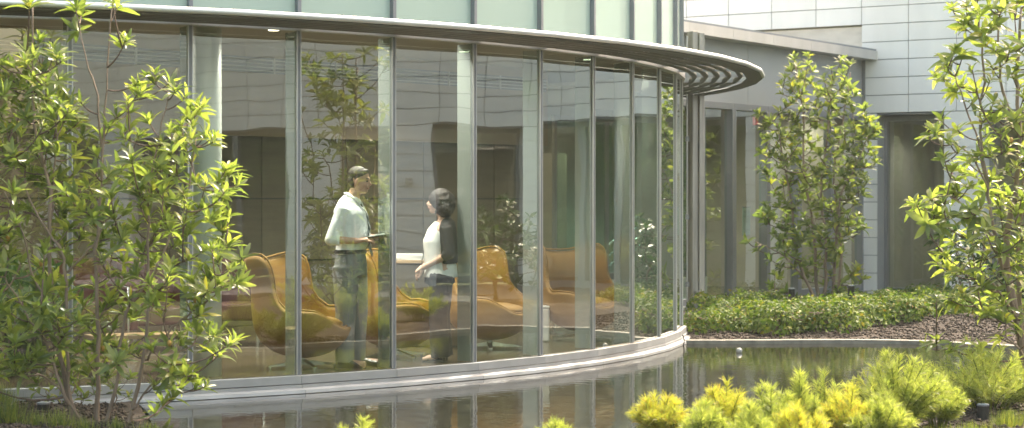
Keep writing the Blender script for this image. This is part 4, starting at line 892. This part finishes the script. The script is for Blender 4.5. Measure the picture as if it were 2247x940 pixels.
def hand(w, d, up, side, L=.185, curl=.5):
    """w wrist, d pointing dir, up = back of hand normal, side=+1/-1 thumb side"""
    w, d, up = Vector(w), Vector(d).normalized(), Vector(up).normalized(); sx = d.cross(up).normalized() * side; up = sx.cross(d).normalized() * (1 if sx.cross(d).dot(up) > 0 else -1)
    out = [('t', [w - d * .02, w + d * .05, w + d * .095], [(.024, .024), (.038, .019), (.036, .015)])]
    for k, (o_, l) in enumerate(((.029, .072), (.010, .080), (-.010, .075), (-.028, .060))):
        b = w + d * .09 + sx * o_; p1 = b + d * l * .45 - up * l * .12 * curl; p2 = p1 + d * l * .32 - up * l * .35 * curl; p3 = p2 + d * l * .16 - up * l * .32 * curl
        out.append(('t', [b - d * .02, b, p1, p2, p3], [.0095, .0095, .009, .008, .0065]))
    b = w + d * .03 + sx * .028; p1 = b + d * .035 + sx * .025 - up * .012; p2 = p1 + d * .032 + sx * .006 - up * .012
    out.append(('t', [b - d * .01, b, p1, p2], [.013, .013, .011, .008])); return out
def head(c, tilt=0, s=1., jaw=1.):
    T = rot('Y', tilt); c = Vector(c)
    def p(x, y, z): return c + T @ Vector((x * s, y * s, z * s))
    return [('e', p(-.012, 0, .035), (.094 * s, .074 * s, .088 * s), T), ('e', p(.018, 0, -.02), (.072 * s, .062 * s, .085 * s), T), ('e', p(.045, 0, -.078), (.040 * s * jaw, .040 * s, .030 * s), T),
            ('t', [p(-.02, -.045, -.055), p(.045, -.02, -.088)], [.024 * s, .020 * s]), ('t', [p(-.02, .045, -.055), p(.045, .02, -.088)], [.024 * s, .020 * s]),
            ('t', [p(.078, 0, .020), p(.104, 0, -.018), p(.088, 0, -.030)], [.010 * s, .0135 * s, .010 * s]), ('t', [p(.070, -.035, .032), p(.082, 0, .030), p(.070, .035, .032)], [.012 * s] * 3),
            ('e', p(.060, .035, -.025), (.025 * s, .022 * s, .022 * s)), ('e', p(.060, -.035, -.025), (.025 * s, .022 * s, .022 * s)),
            ('t', [p(.076, -.018, -.052), p(.088, 0, -.051), p(.076, .018, -.052)], [.009 * s, .0095 * s, .009 * s]),
            ('e', p(-.008, -.078, -.005), (.018 * s, .009 * s, .032 * s), T), ('e', p(-.008, .078, -.005), (.018 * s, .009 * s, .032 * s), T)], p
def face(p, root, s=1., browm=None):
    for y in (-.030, .030):
        mb = MB(); mb.ell(p(.0745, y, .008), (.009 * s, .012 * s, .0075 * s), 10, 8); mb.build('eye', M['eye'], root, smooth=True)
        mb = MB(); mb.tube([p(.080, y * .5, .034), p(.081, y, .038), p(.070, y * 1.6, .033)], .004 * s, 6); mb.build('eyebrow', browm or M['hair'], root)
    mb = MB(); mb.tube([p(.083, -.022, -.053), p(.0945, 0, -.053), p(.083, .022, -.053)], .0045 * s, 8); mb.build('lips', M['lip'], root, smooth=True)
man = tag(empty('person', (at(771, 18.5), 18.5, 0), R(-9)), 'man in white shirt, striped tie and grey trousers standing with a dark folder', 'person')
hs, hp = head((.078, 0, 1.708), 8, 1.03)
RA = [(-.03, -.175, 1.455), (-.135, -.235, 1.175), (.10, -.185, 1.165)]; LA = [(-.02, .175, 1.455), (-.06, .24, 1.19), (.15, .12, 1.20)]
legs = [('t', [(-.03, -.095, .93), (-.03, -.10, .52), (-.04, -.10, .10)], [.088, .060, .043]), ('t', [(0, .095, .93), (.035, .10, .52), (.02, .11, .10)], [.088, .060, .043])]
torso = [('t', [(-.005, 0, .88), (-.01, 0, 1.0), (0, 0, 1.12), (.005, 0, 1.26), (-.005, 0, 1.38), (-.02, 0, 1.47), (.0, 0, 1.55)], [(.16, .11), (.165, .115), (.155, .115), (.175, .125), (.185, .125), (.15, .10), (.06, .06)]), ('t', [(-.015, 0, 1.48), (.045, 0, 1.63)], [.062, .055])]
body = hs + torso + legs + [('t', RA[:2], [.05, .040]), ('e', RA[1], (.041, .041, .041)), ('t', RA[1:], [.040, .027]), ('t', LA[:2], [.05, .040]), ('e', LA[1], (.041, .041, .041)), ('t', LA[1:], [.040, .027]), ('t', [(-.08, -.10, .05), (.16, -.12, .035)], [.04, .032]), ('t', [(0, .11, .05), (.24, .13, .035)], [.04, .032])]
body += hand((.10, -.185, 1.165), (.95, .32, .10), (-.1, -.55, .8), -1, curl=.7) + hand((.15, .12, 1.20), (.95, -.3, .0), (-.1, .4, .9), 1, curl=.8)
solid('body', body, M['skin'], man, .0062, 3); face(hp, man, 1.03)
sh_ = [('t', [(-.01, 0, 1.02), (-.008, 0, 1.09), (.01, 0, 1.16), (.01, 0, 1.28), (-.005, 0, 1.39), (-.03, 0, 1.45), (-.02, 0, 1.51), (0, 0, 1.57)], [(.175, .135), (.172, .132), (.19, .155), (.192, .152), (.200, .150), (.185, .135), (.12, .10), (.068, .066)])]
for Aarm in (RA, LA): a0, a1, a2 = map(Vector, Aarm); sh_ += [('t', [a0 + Vector((0, 0, .01)), a0.lerp(a1, .5), a1], [.068, .062, .055]), ('e', a1, (.056, .056, .056)), ('t', [a1, a1.lerp(a2, .30)], [.054, .052]), ('t', [a1.lerp(a2, .22), a1.lerp(a2, .34)], [.056, .055])]
solid('shirt', sh_, M['shirt'], man, .011, 3)
mb = MB(); 
for sg in (-1, 1): mb.tube([(-.05, sg * .008, 1.60), (-.012, sg * .060, 1.59), (.055, sg * .048, 1.55), (.09, sg * .012, 1.51)], [(.024, .008)] * 4, 10)
mb.build('collar', M['shirt'], man, smooth=True)
tie = pbr('striped_tie', (.05, .055, .075), rough=.5)
mb = MB(); mb.ell((.100, 0, 1.505), (.018, .020, .022), 12, 8); tp = [(.108, 0, 1.49), (.150, -.004, 1.40), (.172, -.008, 1.28), (.174, -.01, 1.16), (.18, -.012, 1.09), (.195, -.013, 1.045), (.197, -.012, 1.015)]
mb.tube(tp, [(.014, .005), (.02, .005), (.027, .006), (.033, .006), (.036, .006), (.036, .006), (.004, .004)], 10)
nt = tie.node_tree; bs = [q for q in nt.nodes if q.type == 'BSDF_PRINCIPLED'][0]; wv = nt.nodes.new('ShaderNodeTexWave'); wv.inputs['Scale'].default_value = 9; wv.wave_profile = 'SIN'; mpn = nt.nodes.new('ShaderNodeMapping'); mpn.inputs['Rotation'].default_value = (R(35), R(35), 0); tcn = nt.nodes.new('ShaderNodeTexCoord')
nt.links.new(tcn.outputs['Object'], mpn.inputs[0]); nt.links.new(mpn.outputs[0], wv.inputs['Vector']); crn = nt.nodes.new('ShaderNodeValToRGB'); crn.color_ramp.elements[0].color = (.03, .035, .05, 1); crn.color_ramp.elements[1].color = (.45, .47, .5, 1); crn.color_ramp.elements[0].position = .6; crn.color_ramp.elements[1].position = .7
nt.links.new(wv.outputs['Fac'], crn.inputs[0]); nt.links.new(crn.outputs[0], bs.inputs['Base Color'])
mb.build('tie', tie, man, smooth=True)
tr_ = [('t', [(-.005, 0, .84), (-.005, 0, .95), (-.008, 0, 1.06)], [(.18, .15), (.185, .148), (.172, .132)])]
for lg, dx in ((legs[0], -.055), (legs[1], .03)): q = lg[1]; tr_.append(('t', [Vector(q[0]), Vector(q[0]).lerp(Vector(q[1]), .5), Vector(q[1]), Vector(q[1]).lerp(Vector(q[2]), .6), (q[2][0], q[2][1], .055)], [.125, .112, .096, .086, .086]))
solid('trousers', tr_, M['trousers'], man, .011, 3)
mb = MB(); mb.tube([(-.008, 0, 1.045), (-.008, 0, 1.08)], [(.184, .146), (.182, .144)], 28); mb.build('belt', M['leather'], man, smooth=False)
for (x, y) in ((-.055, -.11), (.03, .12)): solid('shoe', [('t', [(x - .06, y, .055), (x + .03, y, .05), (x + .13, y, .035), (x + .20, y, .028)], [(.045, .045), (.045, .045), (.045, .032), (.035, .024)]), ('b', (x + .06, y, .01), (.27, .075, .02))], M['leather'], man, .008, 2)
solid('hair', [('e', hp(-.022, 0, .055), (.098, .081, .080), rot('Y', 8)), ('e', hp(-.062, 0, .0), (.048, .070, .065)), ('t', [hp(.035, -.045, .088), hp(.058, 0, .098), hp(.035, .045, .088)], [.018, .018, .018]), ('t', [hp(-.015, -.072, .03), hp(-.02, -.075, -.0)], [.012, .010])], M['hair'], man, .008, 2)
fd = tag(empty('folder', (0, 0, 0)), 'dark folder held in the hands of the man', 'folder'); fd.location = man.matrix_basis @ Vector((.235, -.02, 1.205)); fd.rotation_euler = (0, R(-8), R(8))
mb = MB(); mb.box((0, 0, 0), (.17, .24, .012)); mb.build('cover', M['leather'], fd, bevel=.003); mb = MB(); mb.box((.005, 0, .009), (.15, .22, .006)); mb.build('pages', M['paper'], fd)
# woman, facing left
wo = tag(empty('person', (at(967, 19.2), 19.2, 0), R(186)), 'woman with curly dark hair, black cardigan, white top and black trousers, hands clasped', 'person')
hs, hp = head((.030, 0, 1.505), -3, .93, .9)
RA = [(-.04, -.155, 1.285), (-.07, -.215, 1.03), (.165, -.065, .90)]; LA = [(-.04, .155, 1.285), (-.07, .225, 1.03), (.165, .075, .895)]
legs = [('t', [(-.01, -.085, .82), (-.005, -.09, .44), (-.03, -.085, .10)], [.085, .055, .038]), ('t', [(0, .085, .82), (.03, .09, .44), (.01, .09, .10)], [.085, .055, .038])]
torso = [('t', [(-.01, 0, .77), (-.015, 0, .88), (0, 0, 1.0), (.01, 0, 1.14), (-.005, 0, 1.25), (-.03, 0, 1.32), (-.01, 0, 1.36)], [(.155, .115), (.16, .115), (.145, .12), (.15, .125), (.15, .11), (.12, .085), (.05, .05)]), ('t', [(-.03, 0, 1.32), (.0, 0, 1.43)], [.05, .046])]
body = hs + torso + legs + [('t', RA[:2], [.043, .035]), ('e', RA[1], (.036, .036, .036)), ('t', RA[1:], [.035, .024]), ('t', LA[:2], [.043, .035]), ('e', LA[1], (.036, .036, .036)), ('t', LA[1:], [.035, .024]), ('t', [(-.05, -.085, .085), (.06, -.09, .04), (.14, -.095, .022)], [.032, .03, .024]), ('t', [(-.01, .09, .085), (.10, .095, .04), (.18, .10, .022)], [.032, .03, .024])]
body += hand((.165, -.065, .90), (.6, .6, -.55), (.5, -.5, .6), 1, curl=.8) + hand((.165, .075, .895), (.6, -.6, -.55), (.5, .5, .6), -1, curl=.9)
solid('body', body, M['skin2'], wo, .006, 3); face(hp, wo, .93, M['curls'])
solid('blouse', [('t', [(.0, 0, .80), (-.0, 0, .90), (.02, 0, 1.0), (.025, 0, 1.14), (.01, 0, 1.23), (-.02, 0, 1.31)], [(.168, .165), (.158, .155), (.145, .140), (.152, .145), (.150, .118), (.115, .08)])], M['blouse'], wo, .011, 3)
cg = [('t', [(-.05, 0, .93), (-.045, 0, 1.05), (-.035, 0, 1.16), (-.035, 0, 1.26), (-.045, 0, 1.325), (-.03, 0, 1.36)], [(.165, .115), (.165, .118), (.168, .122), (.168, .115), (.135, .09), (.065, .06)])]
for Aarm in (RA, LA): a0, a1, a2 = map(Vector, Aarm); cg += [('t', [a0, a0.lerp(a1, .5), a1], [.060, .056, .052]), ('e', a1, (.052, .052, .052)), ('t', [a1, a1.lerp(a2, .25)], [.050, .047])]
solid('cardigan', cg, M['blackcloth'], wo, .011, 3)
tw = [('t', [(.01, 0, .74), (.01, 0, .86)], [(.170, .148), (.16, .14)])]
for lg in legs: q = lg[1]; tw.append(('t', [Vector(q[0]), Vector(q[0]).lerp(Vector(q[1]), .5), Vector(q[1]), (q[2][0], q[2][1], .045)], [.120, .108, .090, .096]))
solid('trousers', tw, M['blackcloth'], wo, .011, 3)
rr = random.Random(3); hr = [('e', hp(-.035, 0, .035), (.120, .115, .115)), ('e', hp(-.075, 0, -.05), (.082, .108, .10))]
for _ in range(230):
    a, b = rr.uniform(0, 6.283), rr.uniform(-.9, 1.35); d = Vector((math.cos(a) * math.cos(b), math.sin(a) * math.cos(b), math.sin(b)))
    if d.x > .48 and d.z < .62: continue
    c = hp(-.048 + d.x * .118, d.y * .122, -.002 + d.z * .135); r = rr.uniform(.014, .026); hr.append(('e', c, (r, r, r)))
solid('hair', hr, M['curls'], wo, .007, 1)
mb = MB()
for sg in (-1, 1): mb.tube([(-.03, sg * .055, 1.36), (.055, sg * .05, 1.29), (.135, sg * .03, 1.16), (.165, sg * .012, 1.03), (.17, 0, .97)], .004, 6)
mb.box((.178, 0, .945), (.006, .05, .06)); mb.build('lanyard', M['gasket'], wo)
for (x, y) in ((-.03, -.088), (.01, .095)):
    mb = MB(); mb.box((x + .085, y, .012), (.17, .07, .018)); mb.bar((x - .035, y, 0), (x - .03, y, .065), .02); mb.bar((x - .04, y, .06), (x + .05, y, .018), .06, .01)
    for q in (.02, .07, .12): mb.tube([(x + q, y - .036, .02), (x + q, y, .062 - q * .16), (x + q, y + .036, .02)], .007, 6)
    mb.build('sandal', M['leather'], wo)
# ------------------------------------------------------------------ lights, world, camera
DL = [(-3.3, 18.5), (-1.95, 18.45), (-1.1, 19.0), (-1.2, 20.2), (-4.6, 20.4), (-2.6, 22.0), (.2, 22.6), (-.6, 25.2), (1.0, 26.6), (-5.6, 18.8)]  # those nearest the man and the woman are added to brighten them
proto = None
for k, (x, y) in enumerate(DL):
    o = tag(empty('ceiling_downlight', (x, y, 3.40)), 'small round lit downlight recessed in the lounge ceiling, some added to brighten the people', 'light', 'lounge ceiling downlights')
    mb = MB(); mb.tube([(0, 0, -.01), (0, 0, .02)], .085, 20); mb.build('trim', M['alu'], o)
    mb = MB(); mb.tube([(0, 0, -.014), (0, 0, -.0105)], .06, 20); mb.build('lamp', emit('lamp_glow', (1, .86, .66), 3), o)
    ld = bpy.data.lights.new('lamp_light', 'SPOT'); ld.energy = 90; ld.spot_size = R(140); ld.spot_blend = .8; ld.color = (1, .94, .84); ld.shadow_soft_size = .08
    lo = bpy.data.objects.new('lamp_light', ld); C.objects.link(lo); lo.parent = o; lo.location = (0, 0, -.03)
for k, (x, y) in enumerate([(3.4, 32.4), (4.8, 34.6), (2.3, 31.0), (1.5, 33.0)]):  # added fill lamps that brighten the wing interior and its rear wall
    o = tag(empty('wing_fill_lamp', (x, y, 3.19)), 'fill lamp added under the wing ceiling to brighten the interior', 'light', 'added wing fill lamps')
    mb = MB(); mb.tube([(0, 0, -.01), (0, 0, .02)], .085, 20); mb.build('trim', M['alu'], o)
    ld = bpy.data.lights.new('lamp_light', 'SPOT'); ld.energy = 40 if k < 2 else 110; ld.spot_size = R(150); ld.spot_blend = .8; ld.color = (.95, 1, .88); ld.shadow_soft_size = .08
    lo = bpy.data.objects.new('lamp_light', ld); C.objects.link(lo); lo.parent = o; lo.location = (0, 0, -.03)
for k, t_ in enumerate((.9, 3.2)):  # unseen lamps added so the rooms behind the windows read lighter
    q_ = qA(t_, -1.5, 3.0); o = tag(empty('room_fill_lamp', q_), ('unseen fill lamp added to brighten the room behind the tall dark window' if k == 0 else 'unseen fill lamp added to brighten the room behind the right magnolia'), 'light')
    mb = MB(); mb.tube([(0, 0, -.01), (0, 0, .02)], .085, 20); mb.build('trim', M['alu'], o)
    ld = bpy.data.lights.new('lamp_light', 'SPOT'); ld.energy = 16; ld.spot_size = R(150); ld.spot_blend = .8; ld.color = (1, .93, .80); ld.shadow_soft_size = .08
    lo = bpy.data.objects.new('lamp_light', ld); C.objects.link(lo); lo.parent = o; lo.location = (0, 0, -.03)
m, nt_h, out_h = newmat('haze'); pv = N(nt_h, 'ShaderNodeVolumePrincipled'); pv.inputs['Density'].default_value = .0006; pv.inputs['Color'].default_value = (.86, .95, .88, 1); pv.inputs['Anisotropy'].default_value = .3  # haze volume added to soften contrast and lift the blacks
nt_h.links.new(pv.outputs[0], out_h.inputs['Volume'])
mb = MB(); mb.box((0, 5, 4.1), (120, 120, 11.2)); tag(mb.build('haze', m), 'thin pale haze added through the courtyard air to lift the shadows', 'haze', kind='stuff')
SUN_EL, SUN_AZ = R(50), R(38)   # azimuth to the right of the view direction
sdir = Vector((math.sin(SUN_AZ) * math.cos(SUN_EL), math.cos(SUN_AZ) * math.cos(SUN_EL), math.sin(SUN_EL)))
sl = bpy.data.lights.new('sun', 'SUN'); sl.energy = 1.7; sl.angle = R(.6); sl.color = (1, .93, .80)
so = bpy.data.objects.new('sun', sl); C.objects.link(so); so.rotation_euler = sdir.to_track_quat('Z', 'Y').to_euler(); so.location = (10, 20, 30)
w = bpy.data.worlds.new('World'); bpy.context.scene.world = w; w.use_nodes = True; nt = w.node_tree; bg = nt.nodes['Background']
sky = nt.nodes.new('ShaderNodeTexSky'); sky.sky_type = 'NISHITA'; sky.sun_disc = False; sky.sun_elevation = SUN_EL; sky.sun_rotation = SUN_AZ
sky.air_density = 1.3; sky.dust_density = 4.5; sky.ozone_density = .8
wm = nt.nodes.new('ShaderNodeVectorMath'); wm.operation = 'MULTIPLY'; wm.inputs[1].default_value = (1.22, 1.02, .79); nt.links.new(sky.outputs[0], wm.inputs[0]); nt.links.new(wm.outputs[0], bg.inputs[0]); bg.inputs[1].default_value = .15
cam = bpy.data.cameras.new('camera'); co = bpy.data.objects.new('camera', cam); C.objects.link(co); bpy.context.scene.camera = co
co.location = (0, 0, EYE); co.rotation_euler = (R(90), 0, 0); cam.sensor_width = 36; cam.lens = 36 * F / 2247; cam.shift_y = -(470 - HY) / 2247; cam.clip_end = 900; cam.clip_start = .1
cam.dof.use_dof = True; cam.dof.focus_distance = 19.6; cam.dof.aperture_fstop = 2.8
s = bpy.context.scene; s.view_settings.view_transform = 'Standard'; s.view_settings.look = 'None'; s.view_settings.gamma = 1; s.view_settings.exposure = 2.2
s.render.engine = 'CYCLES'; cy = s.cycles; cy.use_denoising = True; cy.max_bounces = 8; cy.diffuse_bounces = 3; cy.glossy_bounces = 4; cy.transmission_bounces = 6; cy.transparent_max_bounces = 20
cy.caustics_reflective = False; cy.caustics_refractive = False; cy.sample_clamp_indirect = 6; cy.sample_clamp_direct = 0; cy.volume_bounces = 0; cy.volume_max_steps = 64
